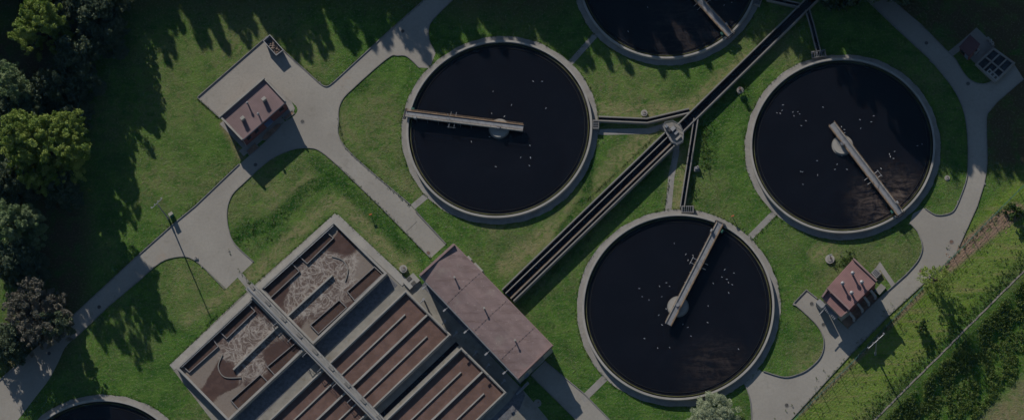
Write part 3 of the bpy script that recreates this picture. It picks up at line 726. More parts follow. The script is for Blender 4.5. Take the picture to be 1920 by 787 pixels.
# round manholes / covers
def manhole(u, v, r, label, mat='iron_cover', h=.02, group='manhole covers'):
    p = P(u, v); t = thing('manhole_cover', label, 'manhole', (p.x,p.y,0), group)
    part(MB().ring(p, r*.8, r, 0, h+.022, 24), 'frame', 'concrete' if mat == 'iron_cover' else 'kerb_stone', t)
    part(MB().cyl(p, r*.79, 0, h+.018, 24), 'lid', mat, t)
    return t
for u, v, l in ((567,228,'dark manhole cover on the paving east of the brick building'), (479,309,'dark manhole cover in the shade south of the brick building'), (186,575,'dark manhole cover on the road between the left tree shadows'),
    (92,662,'dark manhole cover on the road below the grey tree'), (755,59,'dark manhole cover on the road near the top edge'), (1737,81,'dark manhole cover on the shaded road at upper right'),
    (1815,157,'dark manhole cover beside the small sludge station'), (1727,508,'brown manhole cover on the road, above the thin tree'), (1784,453,'brown manhole cover on the road bend below the right tank'),
    (1475,759,'dark manhole cover near the bottom edge'), (1522,569,'dark manhole cover on the pad, upper one of two'), (1544,608,'dark manhole cover on the pad, lower one of two'), (803,474,'rusty cover on the grass edge by the long roof')):
    manhole(u, v, .42, l, 'rust_cover' if ('brown' in l or 'rusty' in l) else 'iron_cover')
def shaft(u, v, r, h, label, mat='pale_concrete'):
    p = P(u, v); t = thing('concrete_shaft', label, 'shaft', (p.x,p.y,0), 'round concrete shafts')
    part(MB().cyl(p, r, 0, h, 28), 'shaft_ring', mat, t); part(MB().cyl(p, r*.62, h, h+.08, 24), 'lid', 'concrete', t)
    part(MB().cyl(p+Vector((r*.2,r*.2,0)), r*.2, h+.08, h+.15, 12), 'hatch', 'rust_cover', t)
shaft(757,505,.72,.7,'pale round shaft at the corner of the basins'); shaft(1556,486,.85,.3,'round shaft in the lawn beside a thin post')
shaft(1208,213,.62,.35,'round shaft above the bent side channel'); shaft(1776,334,.5,.12,'small round shaft in the lawn right of the right tank')
shaft(367,484,.45,.25,'small round shaft on the edge of the paving pad'); shaft(1008,755,.7,.1,'round shaft in the dark lawn below the long roof', 'concrete')
# posts
def post(u, v, h, label, head='orange_paint'):
    p = P(u, v); t = thing('marker_post', label, 'post', (p.x,p.y,0))
    part(MB().cyl(p, .06, 0, h, 8), 'shaft', 'pole_grey', t); part(MB().obox((p.x,p.y), (1,.3), .55, .22, h, h+.25), 'head', head, t)
post(1374,408,1.0,'orange topped hydrant post beside the lowest tank'); post(696,405,.9,'orange topped hydrant post near the basin corner'); post(1557,484.5,2.4,'thin bare post standing on the round shaft', 'pole_grey')
p = P(1388,172); t = thing('pump_stand', 'small round pump stand with three legs beside the narrow channel', 'pump', (p.x,p.y,0))
part(MB().cyl(p,.65,.7,.85,20), 'platform', 'concrete', t)
for k in range(3):
    a = k*2.1; part(MB().tube((p.x+.7*math.cos(a),p.y+.7*math.sin(a),0),(p.x+.35*math.cos(a),p.y+.35*math.sin(a),1.9),.07), 'leg', 'galvanised', t)
part(MB().cyl(p,.25,.85,1.9,12), 'pump_head', 'rust_cover', t)

# ------------------------------------------------------------------ buildings
def roof_vent(par, c, z, r=.3, h=.9, mat='galvanised'):
    v = part(MB().cyl(c, r*.55, z, z+h, 12), 'roof_vent', mat, par); m = MB(); m.cyl(c, r, z+h, z+h+.18, 14, r*1.05); m.cyl(c, r*1.05, z+h+.18, z+h+.34, 14, r*.35)
    part(m, 'cowl', mat, v, smooth=False); return v
def chimney(par, c, z, d, h=.8, w=.8, mat='parapet_pale'):
    v = part(MB().obox(c, d, w, w*.72, z, z+h), 'chimney', mat, par); part(MB().obox(c, d, w*1.12, w*.86, z+h, z+h+.08), 'cap', 'parapet_pale', v); return v
# --- brick building at upper left
H1 = 4.2
N, W_, S_, E = P(494,145,H1), P(410,218,H1), P(453,263,H1), P(536,190,H1)
ang = math.atan2((N-W_).y, (N-W_).x)
make_ribbed('roof_brown_ribbed', (.185,.125,.128), -ang+math.pi/2, 1.1)
t = thing('brick_building', 'small red brick building with brown ribbed roof, pale parapets and two chimneys at upper left', 'building', ((N.x+S_.x)/2,(N.y+S_.y)/2,0))
dl = (N-W_).normalized(); ds = (S_-W_).normalized()
def inset(q, k):
    c = sum(q, Vector())/4; return [p+(c-p).normalized()*k for p in q]
qw = inset([N,W_,S_,E], .25)
part(MB().prism(qw, 0, H1-.25), 'wall', 'brick_red', t)
qr = [N,W_,S_,E]
# NOTE prism reverses order when clockwise, so build the roof slab explicitly
def slab(q, zt_, th):
    n = len(q); vs = [(p.x,p.y,z-th) for p,z in zip(q,zt_)]+[(p.x,p.y,z) for p,z in zip(q,zt_)]
    return MB().add(vs, [tuple(range(n))[::-1], tuple(range(n,2*n))]+[(i,(i+1)%n,n+(i+1)%n,n+i) for i in range(n)])
rf = part(slab([W_,S_,E,N], [H1-.15,H1-.2,H1-.2,H1-.15], .2), 'roof', 'roof_brown_ribbed', t)
def parapet(a, b, w, z0, z1, mat, par, side): part(MB().strip([a,b], w, z0, z1, side=side), 'parapet', mat, par)
parapet(W_, N, .42, H1-.34, H1+.32, 'parapet_pale', t, 1)
parapet(W_, S_, .36, H1-.34, H1+.18, 'parapet_pale', t, -1)
parapet(N, E, .2, H1-.34, H1+.22, 'parapet_pale', t, 1)
part(MB().strip([S_,E], .12, H1-.42, H1-.26, side=1), 'gutter', 'galvanised', t)
chimney(t, P(495,186,H1+.5), H1-.25, dl, 1.05, .72); chimney(t, P(455,222,H1+.5), H1-.25, dl, 1.05, .72)
roof_vent(t, P(464,194,H1+.6), H1-.25, .24, 1.0); roof_vent(t, P(484,214,H1+.6), H1-.25, .24, .9)
for f, ww, mt, nm in ((.12,.9,'glass_dark','window'),(.30,.9,'glass_dark','window'),(.88,1.0,'glass_dark','window')):
    c = qw[2].lerp(qw[3], f); part(MB().obox(c+ds*.02, dl, ww, .1, 1.6, 2.9), nm, mt, t)
c = qw[2].lerp(qw[3], .55); part(MB().obox(c+ds*.03, dl, 1.1, .1, .1, 2.2), 'door', 'blue_door', t)
part(MB().obox(c+ds*.45, dl, 1.7, .9, 2.45, 2.6), 'door_canopy', 'blue_door', t)
for f in (.0, 1.0):
    c = qw[2].lerp(qw[3], f); part(MB().tube((c.x+ds.x*.1,c.y+ds.y*.1,.1),(c.x+ds.x*.1,c.y+ds.y*.1,H1-.4),.06), 'downpipe', 'pipe_white', t)
struct(MB().prism([p+(p-(N+S_)/2).normalized()*.9 for p in qw], 0, .02).build('path', 'ring_concrete'))
struct(MB().sheet([P(457,293),P(534,227),P(526,219),P(448,283)], .026).build('path', 'road_paving'))
struct(MB().sheet(PP([(500,149),(546,190),(553,203),(549,215),(537,226),(524,214)]), .028).build('path', 'ring_concrete'))
# garden beds in front of the door
def bed(pts, label):
    a = PP(pts); t_ = thing('garden_bed', label, 'garden bed', a[0], 'kerbed beds before the brick building')
    part(MB().sheet(a, .05), 'soil', 'soil', t_); part(MB().strip(a, .14, 0, .12, closed=True), 'edging', 'kerb_stone', t_)
bed(curve([(491,260),(497,250),(508,241),(520,232),(527,233),(523,241),(510,254),(498,263),(491,260)],2)[:-1], 'curved garden bed in the middle of the shaded front of the brick building')
bed([(530,223),(540,213),(548,207),(552,213),(538,224)], 'small garden bed at the right corner of the brick building')
bed([(462,283),(478,268),(486,277),(468,292)], 'garden bed at the lower left corner of the brick building')
# --- building 2 at right
H2 = 5.0
N, E, Sm, Wm = P(1601,484,H2), P(1645,526,H2), P(1593,580,H2), P(1551,539,H2)
S2, W2 = P(1577,594,H2-.5), P(1540,556,H2-.5)
ang2 = math.atan2((N-Wm).y, (N-Wm).x)
make_ribbed('roof_red_ribbed', (.25,.14,.135), -ang2+math.pi/2, 1.1)
t = thing('pump_house', 'small building with red roof, four round vents and a lower roof step at lower right', 'building', ((N.x+Sm.x)/2,(N.y+Sm.y)/2,0))
Nb = N+(Sm-N).normalized()*.2
qa = inset([N,E,Sm,Wm], .3)
part(MB().prism(qa, 0, H2-.3), 'wall', 'brick_red', t)
part(MB().prism([qa[3]+(W2-Wm)*.95*1.0, qa[3], qa[2], qa[2]+(S2-Sm)*.95], 0, H2-.95), 'wall', 'parapet_pale', t, 'pale wall under the lower roof step')
part(slab([Wm,Sm,E,N], [H2,H2,H2-.0,H2-.0], .22), 'roof', 'roof_red_ribbed', t)
low = [Wm+(W2-Wm)*.02, W2, S2, Sm+(S2-Sm)*.02]
part(slab(low, [H2-.75]*4, .2), 'roof', 'roof_red_ribbed', t, 'lower red roof step')
part(MB().strip([N,E], .3, H2-.3, H2+.35, side=1), 'parapet', 'parapet_rose', t)
part(MB().strip([Wm,Sm], .3, H2-.28, H2+.12, side=0), 'parapet', 'parapet_rose', t)
part(MB().strip([Vector((W2.x,W2.y,0)),Vector((Wm.x,Wm.y,0))], .3, H2-1.0, H2-.2, side=1), 'parapet', 'parapet_rose', t)
part(MB().strip([S2,Sm], .2, H2-1.0, H2-.4, side=-1), 'parapet', 'parapet_rose', t)
for u, v, r, h in ((1599,512,.34,1.1),(1580,531,.34,1.1),(1616,529,.36,.75),(1597,549,.36,.75)): roof_vent(t, P(u,v,H2+h), H2, r, h)
d2 = (Wm-N).normalized(); e2 = (E-N).normalized()
m0 = E.lerp(Sm, .15)
for f in (.2,.45,.7,1.02):
    c = qa[1].lerp(qa[2], f); c0 = c+e2*1.3
    part(MB().tube((c0.x,c0.y,.05),(c0.x,c0.y,1.6),.27,n=12), 'exhaust_pipe', 'pipe_white', t)
    part(MB().tube((c0.x,c0.y,1.5),(c.x,c.y,2.6),.25,n=12), 'exhaust_pipe', 'pipe_white', t)
lc = W2.lerp(S2, .55)
part(MB().obox(lc+d2*.55, (S2-W2), 3.4, 1.0, 3.1, 3.25), 'louvre_canopy', 'louvre', t)
m = MB()
for k in range(9): m.obox(lc+d2*.55+(S2-W2).normalized()*(-1.5+k*.37), d2, .95, .08, 3.25, 3.36)
part(m, 'louvre_slats', 'galvanised', t)
part(MB().obox(W2+d2*.6+e2*.4, (S2-W2), 1.5, 1.0, .02, 2.6), 'plant_box', 'louvre', t)
mm = W2+d2*.2+e2*1.7; part(MB().tube((mm.x,mm.y,3.0),(mm.x+d2.x*2.2,mm.y+d2.y*2.2,3.0),.09), 'bracket_arm', 'pipe_white', t)
part(MB().obox(E+e2*.9-d2*.0+Vector((0,.3,0)), d2, 1.8, 1.2, .02, .5), 'cellar_frame', 'concrete', t)
struct(MB().sheet(PP([(1590,617),(1647,560),(1640,545),(1575,600)]), .03).build('soil', 'soil'))
t3 = thing('cellar_grate', 'barred cellar grate at the upper right corner of the red roofed pump house', 'grate', P(1641,513))
gq = PP([(1634,511),(1642,503),(1652,512),(1643,521)], .5)
part(MB().strip(gq, .16, 0, .5, closed=True), 'frame', 'concrete', t3)
m = MB()
for k in range(5):
    a_ = gq[0].lerp(gq[1], (k+.5)/5); b_ = gq[3].lerp(gq[2], (k+.5)/5); m.tube((a_.x,a_.y,.48),(b_.x,b_.y,.48),.07,n=4)
part(m, 'bars', 'pipe_white', t3); part(MB().sheet(gq, .04), 'pit', 'dark_metal', t3)
# --- long building
H3 = 5.6
N, W_, S_, E = P(850,456,H3), P(786,514,H3), P(972,709,H3), P(1036,647,H3)
ang3 = math.atan2((S_-W_).y,(S_-W_).x)
make_ribbed('roof_long', (.215,.158,.155), -ang3+math.pi/2, .16, .12, .8, .4)
t = thing('long_building', 'long building with mottled red brown roof and three small vents in the middle', 'building', ((N.x+S_.x)/2,(N.y+S_.y)/2,0))
qa = inset([N,W_,S_,E], .45)
part(MB().prism(qa, 0, H3-.7), 'wall', 'parapet_pale', t)
mN, mS = (N+W_)/2, (S_+E)/2; dr = .42
m = MB(); zz = H3-.05
m.add([(W_.x,W_.y,zz-dr),(S_.x,S_.y,zz-dr),(mS.x,mS.y,zz),(mN.x,mN.y,zz),(E.x,E.y,zz-dr),(N.x,N.y,zz-dr)], [(0,1,2,3),(3,2,4,5)])
m.add([(W_.x,W_.y,zz-dr-.2),(S_.x,S_.y,zz-dr-.2),(E.x,E.y,zz-dr-.2),(N.x,N.y,zz-dr-.2),(W_.x,W_.y,zz-dr),(S_.x,S_.y,zz-dr),(E.x,E.y,zz-dr),(N.x,N.y,zz-dr)], [(0,3,2,1),(0,1,5,4),(3,7,6,2),(1,2,6,5),(0,4,7,3)])
rf = part(m, 'roof', 'roof_long', t)
part(MB().strip([W_,N], .42, H3-.85, H3+.08, side=1), 'parapet', 'parapet_rose', t)
part(MB().strip([S_,E], .30, H3-.85, H3+.02, side=-1), 'parapet', 'parapet_rose', t)
dd = (S_-W_).normalized(); dn = (N-W_).normalized()
part(MB().strip([W_-dn*.1, S_-dn*.1], .16, H3-.68, H3-.55), 'gutter', 'pipe_white', t)
part(MB().strip([N+dn*.08, E+dn*.08], .14, H3-.66, H3-.5), 'gutter', 'parapet_rose', t)
for f in (.28,.55,.82):
    a_, b_ = W_.lerp(S_, f), N.lerp(E, f); md = mN.lerp(mS, f)
    for p_ in (a_, b_): part(MB().tube((p_.x,p_.y,H3-.05-dr+.0),(md.x,md.y,H3-.04),.03,n=4), 'seam', 'roof_long', t)
for f in (.19,.49,.80):
    c = mN.lerp(mS, f); v = part(MB().cyl(c, .13, H3-.1, H3+.75, 10), 'roof_vent', 'pale_concrete', t); part(MB().cyl(c, .2, H3+.75, H3+.85, 12), 'cap', 'pale_concrete', v)
for f in (.28,.55,.82):
    for s in np.linspace(.06,.44,5):
        for sd in (0,.5):
            m = MB(); c = W_.lerp(S_, f).lerp(N.lerp(E, f), s+sd); zc = H3-.05-dr*abs((s+sd)-.5)*2; m.cyl(c, .09, zc-.1, zc+.05, 6)
            part(m, 'roof_bolt', 'dark_metal', t)
for f in (.085,.30,.51,.72,.90):
    c = W_.lerp(S_, f); b_ = c-dn*1.15
    lm = part(MB().tube((c.x,c.y,H3-.8),(b_.x,b_.y,H3-.55),.045), 'wall_lamp', 'pipe_white', t)
    part(MB().obox((b_.x,b_.y), dn, .62, .3, H3-.66, H3-.48), 'lamp_head', 'pipe_white', lm)
for f, wd in ((.15,2.2),(.40,2.2),(.65,2.2),(.88,2.2)):
    c = qa[1].lerp(qa[2], f); part(MB().obox(c-dn*.02, dd, wd, .12, 2.2, 3.8), 'window', 'glass_dark', t)
c = qa[2].lerp(qa[3], .55); part(MB().obox(c+dd*.02, dn, 3.0, .12, .05, 3.2), 'gate', 'skip_grey', t)
c = qa[2].lerp(qa[3], .2); part(MB().obox(c+dd*.02, dn, 1.0, .12, .05, 2.2), 'door', 'blue_door', t)
part(MB().obox(qa[0].lerp(qa[3],.2)+dn*.5, dd, 2.2, .9, .02, 2.3), 'plant_box', 'pale_concrete', t); part(MB().obox(qa[0].lerp(qa[3],.11)+dn*.5, dd, 1.0, .8, .02, 2.6), 'plant_box', 'pale_concrete', t)

# --- small sludge station at upper right
def quad_thing():
    HS = 2.8
    t = thing('sludge_hut', 'small hut with dark red ribbed roof on a concrete slab at upper right', 'hut', P(1818,88))
    q = PP([(1819,65),(1838,83),(1817,107),(1798,88)], HS)
    make_ribbed('roof_dark_red', (.10,.05,.055), -math.atan2((q[0]-q[3]).y,(q[0]-q[3]).x), .9)
    part(MB().prism(inset(q,.25), 0, HS-.2), 'wall', 'brick_red', t); part(slab([q[3],q[2],q[1],q[0]], [HS]*4, .18), 'roof', 'roof_dark_red', t)
    c = inset(q,.25); part(MB().obox(c[3].lerp(c[2],.3), (c[2]-c[3]), 1.0, .12, .6, 1.9), 'window', 'glass_dark', t); part(MB().obox(c[3].lerp(c[2],.75), (c[2]-c[3]), .8, .12, .1, 2.0), 'door', 'blue_door', t)
    struct(MB().sheet(PP([(1831,52),(1866,86),(1831,121),(1802,94),(1786,106),(1778,97),(1797,82)]), .02).build('path', 'concrete'))
    t = thing('air_unit', 'pale box shaped air unit beside the hut with dark red roof', 'air unit', P(1828,99)); c = P(1829,98)
    part(MB().obox(c,(1,.9),1.2,.8,0,1.1), 'casing', 'louvre', t); part(MB().cyl(c,.28,1.1,1.16,16), 'fan_guard', 'dark_metal', t)
    t = thing('sludge_beds', 'six dark rectangular sludge beds with pale kerbs at upper right', 'basin', P(1866,122))
    q = PP([(1862,91),(1901,116),(1866,154),(1832,120)], .9)   # N E S W
    q = PP([(1863,91),(1901,118),(1866,153),(1831,120)], .9)
    part(MB().strip(q, .35, 0, .9, closed=True), 'bed_wall', 'concrete', t)
    part(MB().sheet(q, .45), 'sludge', 'sludge_grey', t)
    for s in (.33,.68): part(MB().strip([q[0].lerp(q[1],s), q[3].lerp(q[2],s)], .28, .1, .88), 'dividing_wall', 'concrete', t)
    part(MB().strip([q[0].lerp(q[3],.5), q[1].lerp(q[2],.5)], .28, .1, .87), 'dividing_wall', 'concrete', t)
    part(MB().obox(q[2]+(q[3]-q[2]).normalized()*1.2+(q[0]-q[3]).normalized()*.6, (q[3]-q[2]), 2.6, 1.0, .5, .95), 'slab_hatch', 'pale_concrete', t)
    for k in range(3): part(MB().obox(q[2]+(q[3]-q[2]).normalized()*(.5+k*.8)+(q[0]-q[3]).normalized()*.6, (q[3]-q[2]), .42, .5, .96, 1.0), 'hatch', 'iron_cover', t)
    for k, (u, v) in enumerate(((1852,75),(1857,79),(1861,84))):
        c = P(u,v); tt = thing('gas_drum', 'small pale drum standing on the slab edge by the sludge beds', 'drum', c, 'drums on the slab edge')
        part(MB().cyl(c,.28,.02,.9,14), 'drum_body', 'pale_concrete', tt); part(MB().cyl(c,.1,.9,1.0,8), 'cap', 'dark_metal', tt)
quad_thing()

# ------------------------------------------------------------------ skip, cabinet, lamps, fence
q = PP([(506,66),(531,94),(518,104),(494,77)], 1.4)
t = thing('skip_container', 'open grey waste skip filled with brown rubble at the top of the paving', 'skip', ((q[0].x+q[2].x)/2,(q[0].y+q[2].y)/2,0))
ctr = sum(q, Vector())/4; qb = [ctr.lerp(p,.9) for p in q]
vs = [(p.x,p.y,.12) for p in qb]+[(p.x,p.y,1.4) for p in q]+[(ctr.lerp(p,.93).x,ctr.lerp(p,.93).y,1.4) for p in q]+[(ctr.lerp(p,.83).x,ctr.lerp(p,.83).y,.2) for p in qb]
m = MB().add(vs, [(0,1,2,3)]+[(i,(i+1)%4,4+(i+1)%4,4+i) for i in range(4)]+[(4+i,4+(i+1)%4,8+(i+1)%4,8+i) for i in range(4)]+[(8+i,8+(i+1)%4,12+(i+1)%4,12+i) for i in range(4)]+[(12,13,14,15)])
part(m, 'skip_body', 'skip_grey', t); part(MB().strip(q, .14, 1.4, 1.48, closed=True), 'rim', 'pipe_white', t)
for f in (.25,.5,.75):
    mm = MB()
    for a_, b_ in ((0,1),(3,2)):
        p = q[a_].lerp(q[b_], f); mm.tube((p.x,p.y,.2),(p.x,p.y,1.4),.07,n=4)
    part(mm, 'rib', 'skip_grey', t)
m = MB(); rr = random.Random(3)
for k in range(70):
    s, u = rr.uniform(.08,.92), rr.uniform(.15,.85); p = q[0].lerp(q[1],s).lerp(q[3].lerp(q[2],s),u); r = rr.uniform(.12,.3); p.z = .75+rr.uniform(0,.35)*(1-abs(s-.5)*1.5)
    vs = [(p.x+r*rr.uniform(.6,1.2)*x, p.y+r*rr.uniform(.6,1.2)*y, p.z+r*.6*z) for x,y,z in ((1,0,0),(0,1,0),(-1,0,0),(0,-1,0),(0,0,1),(0,0,-1))]
    m.add(vs, [(0,1,4),(1,2,4),(2,3,4),(3,0,4),(1,0,5),(2,1,5),(3,2,5),(0,3,5)])
tag(m.build('rubble_load', 'rubble', None), 'brown rubble heaped inside the grey skip', 'rubble')
p = P(323,405); t = thing('control_cabinet', 'pale topped control cabinet beside the tall lamp post on the road edge', 'cabinet', p)
part(MB().obox(p,(.8,.6),.8,.5,0,1.5), 'cabinet_body', 'green_box', t); part(MB().obox(p,(.8,.6),.9,.6,1.5,1.58), 'top', 'parapet_pale', t)
def lamp(u, v, h, arm, n, label, dirv):
    p = P(u, v); t = thing('lamp_mast', label, 'lamp post', (p.x,p.y,0), 'tall lamp masts')
    part(MB().tube((p.x,p.y,.0),(p.x,p.y,1.4),.2,n=12), 'mast_base', 'pole_grey', t)
    part(MB().tube((p.x,p.y,1.4),(p.x,p.y,h),.14,.09,n=10), 'mast', 'galvanised', t)
    d = Vector(dirv).normalized(); a = p-d*arm; b = p+d*arm
    part(MB().tube((a.x,a.y,h-.05),(b.x,b.y,h-.05),.07), 'crossbar', 'galvanised', t)
    for k in range(n):
        c = a.lerp(b, k/(n-1)); c2 = c+Vector((-d.y,d.x,0))*.12; part(MB().obox((c2.x,c2.y), (-d.y,d.x), .34, .22, h-.05, h+.08), 'lamp_head', 'pole_grey', t)
lamp(316,410,10,1.25,4,'tall lamp mast with four pale heads above the left road', (.7,.72,0))
lamp(1641,664,10,1.9,4,'tall lamp mast with four heads beyond the fence at lower right', (.72,.69,0))
# fence
fp = [(1440,836),(1506,771),(1592,687),(1679,595),(1770,500),(1877,392),(1960,310)]
fw = PP(fp); pts = []
for a, b in zip(fw[:-1], fw[1:]):
    k = max(1, round((b-a).length/2.6))
    for i in range(k): pts.append(a.lerp(b, i/k))
pts.append(fw[-1])
t = thing('wire_fence', 'green wire fence on posts following the lower right road', 'fence', (fw[0].x,fw[0].y,0))
for p in pts: part(MB().cyl(p, .05, 0, 1.7, 6), 'post', 'pole_grey', t)
m = MB()
for a, b in zip(pts[:-1], pts[1:]):
    for h in np.linspace(.15,1.6,7): m.tube((a.x,a.y,h),(b.x,b.y,h),.012,n=3)
part(m, 'wire_mesh', 'green_box', t)

# ------------------------------------------------------------------ vegetation
def leaf_mesh(name, centers, radii, nper, size, mat, tints, zmin=.3, seed=0, flat=.35, tuft=None):
    r = np.random.default_rng(seed); cs = []; tn = []
    for (c, rad, k, ti) in zip(centers, radii, nper, tints):
        d = r.normal(size=(k,3)); d /= np.linalg.norm(d,axis=1)[:,None]; q = rad*r.uniform(.55,1.05,size=(k,1))
        
        if tuft is None: cs.append(np.array(c)+d*q*np.array([1,1,.8]))
        else:
            ax = np.array(c)-np.array(tuft); ax = ax/(np.linalg.norm(ax)+1e-6)+r.normal(0,.75,size=3); ax /= np.linalg.norm(ax)+1e-6
            tt = r.uniform(-.6,1.25,size=(k,1)); cs.append(np.array(c)+d*q*.7*np.clip(1.1-.55*np.maximum(tt,0),.15,1)+ax*tt*rad*.8)
        tn.append(np.clip(ti+r.normal(0,.16,size=k),0,1))
    c = np.concatenate(cs); tn = np.concatenate(tn); c[:,2] = np.maximum(c[:,2], zmin); n = len(c)
    nr = r.normal(size=(n,3)); nr[:,2] = np.abs(nr[:,2])+flat; nr /= np.linalg.norm(nr,axis=1)[:,None]
    u = np.cross(nr, r.normal(size=(n,3))); u /= np.linalg.norm(u,axis=1)[:,None]; v = np.cross(nr,u)
    s = size*r.uniform(.6,1.3,size=(n,1))
    co = np.stack([c-u*s, c-v*s*.5, c+u*s, c+v*s*.5],1).reshape(-1,3)
    me = bpy.data.meshes.new(name); me.vertices.add(4*n); me.vertices.foreach_set('co', co.ravel())
    me.loops.add(4*n); me.loops.foreach_set('vertex_index', np.arange(4*n,dtype=np.int32)); me.polygons.add(n)
    me.polygons.foreach_set('loop_start', np.arange(0,4*n,4,dtype=np.int32)); me.polygons.foreach_set('loop_total', np.full(n,4,dtype=np.int32)); me.update(); me.validate()
    at = me.attributes.new('tint','FLOAT','POINT'); at.data.foreach_set('value', np.repeat(tn,4).astype(np.float32))
    me.materials.append(MATS[mat]); return me
def tree_meshes(kind, R, H, base, seed, mat, nclump, nleaf, size, crad=(.9,1.6), gap=.0):
    """crown mesh and trunk mesh about the origin"""
    r = random.Random(seed); cen = []; rad = []; tint = []
    trunk = MB(); trunk.tube((0,0,-.1),(0,0,H*.55),R*.055+.06,R*.03+.03,8)
    if kind == 'cone':
        trunk.tube((0,0,H*.5),(0,0,H*.97),R*.03+.03,.03,6)
        for k in range(nclump):
            h = base+(H-base)*(1-math.sqrt(r.random()))*.98 if r.random() < .8 else r.uniform(base, H)
            rr = R*(1-(h-base)/(H-base))**.8*r.uniform(.45,1.05); a = r.uniform(0,6.283)
            cen.append((rr*math.cos(a), rr*math.sin(a), h)); rad.append(r.uniform(*crad)*(.45+.6*(1-(h-base)/(H-base)))); tint.append(r.random())
        cen.append((0,0,H)); rad.append(.4); tint.append(.5)
    else:
        lobes = []
        for k in range(9 if kind == 'broad' else 6):
            a = r.uniform(0,6.283); rr = R*r.uniform(.25,.62); lobes.append((rr*math.cos(a), rr*math.sin(a), base+(H-base)*r.uniform(.3,.78), R*r.uniform(.34,.5)))
        lobes.append((0,0,base+(H-base)*.72, R*.55))
        for k in range(5):
            a = k*1.26+r.random(); lobes.append((R*.5*math.cos(a), R*.5*math.sin(a), base+(H-base)*.16, R*.42))
        for lx,ly,lz,lr in lobes:
            trunk.tube((0,0,H*r.uniform(.25,.45)),(lx,ly,lz),R*.025+.04,.04,6)
        vz = (H-base)/(2*R)
        for k in range(nclump):
            lx,ly,lz,lr = lobes[k%len(lobes)]
            d = Vector((r.gauss(0,1),r.gauss(0,1),r.gauss(0,1)+.25)).normalized()*lr*r.uniform(.6,1.08)
            z = min(H, max(base, lz+d.z*max(.8,vz)))
            cen.append((lx+d.x,ly+d.y,z)); rad.append(r.uniform(*crad)); tint.append(min(1,max(0,r.gauss(.5,.3))))
    k = max(4, nleaf//len(cen))
    tf = None if kind == 'cone' or mat == 'leaf_silver' else (0,0,base+(H-base)*.35)
    crown = leaf_mesh('crown', cen, rad, [int(k*(x/((crad[0]+crad[1])/2))**1.5)+3 for x in rad], size, mat, tint, base*.6, seed, .35, tf)
    tm = bpy.data.meshes.new('trunk'); tm.from_pydata(trunk.v, [], trunk.f); tm.materials.append(MATS['bark'])
    return crown, tm
def put_tree(meshes, loc, label, cat='tree', name='broadleaf_tree', group=None, rot=0, sc=1.0, scz=None):
    t = thing(name, label, cat, loc, group); t.rotation_euler[2] = rot; t.scale = (sc, sc, scz or sc)
    for nm, me_ in (('crown', meshes[0]), ('trunk', meshes[1])):
        o = bpy.data.objects.new(nm, me_); C.objects.link(o); o.parent = t
    return t
def base_at(u, v, z):
    p = P(u, v, z); return Vector((p.x, p.y, 0))
put_tree(tree_meshes('broad', 9.3, 19, 3.5, 11, 'leaf_oak', 1100, 150000, .17, (.35,.95)), base_at(84,268,12), 'big sunlit light green tree at the left edge, largest crown in view', name='broadleaf_tree')
put_tree(tree_meshes('broad', 5.6, 13, 2, 12, 'leaf_pale', 300, 45000, .16, (.4,.9)), base_at(26,422,8), 'pale green tree on the left edge between the big tree and the grey one', name='broadleaf_tree')
put_tree(tree_meshes('broad', 7.6, 10.5, 1, 13, 'leaf_grey', 380, 60000, .15, (.35,.9)), base_at(66,588,6), 'greyish brown bushy tree overhanging the road at lower left', name='broadleaf_tree')
put_tree(tree_meshes('small', 3.6, 9.5, 1, 23, 'leaf_greygreen', 60, 7000, .24, (.5,1.1)), base_at(98,600,7), 'small grey green tree pushed into the greyish brown one', name='broadleaf_tree')
put_tree(tree_meshes('broad', 6.2, 18, 3, 14, 'leaf_oak', 300, 50000, .17, (.45,1.0)), base_at(70,42,12), 'sunlit tree in the upper left corner', name='broadleaf_tree')
put_tree(tree_meshes('broad', 5.0, 14, 2, 15, 'leaf_pale', 200, 26000, .18, (.5,1.0)), base_at(14,150,9), 'dark tree at the left edge below the corner tree', name='broadleaf_tree')
put_tree(tree_meshes('small', 7.4, 4.2, .5, 21, 'leaf_silver', 620, 80000, .10, (.3,.65)), base_at(1328,806,3), 'silvery pale tree at the bottom edge below the lowest tank', name='willow_tree')
put_tree(tree_meshes('small', 3.5, 8.0, 1.0, 17, 'leaf_oak', 130, 5200, .12, (.3,.75)), base_at(1757,522,5), 'thin see-through tree beside the road at lower right', name='young_tree')
put_tree(tree_meshes('small', 1.3, 2.6, .3, 18, 'leaf_brush', 40, 2500, .13, (.2,.45)), base_at(1728,612,1.5), 'small round bush alone on the bright slope', cat='bush', name='bush')
put_tree(tree_meshes('small', 1.9, 2.6, .2, 19, 'leaf_scrub', 34, 1600, .20, (.3,.6)), base_at(1903,396,1.5), 'green bush near the right edge beside the bare soil', cat='bush', name='bush')
dk = tree_meshes('broad', 5.2, 11, 1, 41, 'leaf_dark', 230, 22000, .22, (.5,1.2))
for i, (u, v, sc_) in enumerate([(140,95,1.0),(165,30,1.1),(110,165,.9),(55,195,.9),(205,70,.8),(20,335,1.0),(110,355,.8),(155,150,.8),(190,-5,1.0),(120,20,1.0),(10,215,.9),(140,215,.7),(20,490,.9),(60,500,.7),(10,640,.8)]):
    put_tree(dk, base_at(u, v, 6*sc_), 'dark shaded tree in the wood at the upper left', name='dark_tree', group='dark trees in the left wood', rot=i*2.3, sc=sc_)
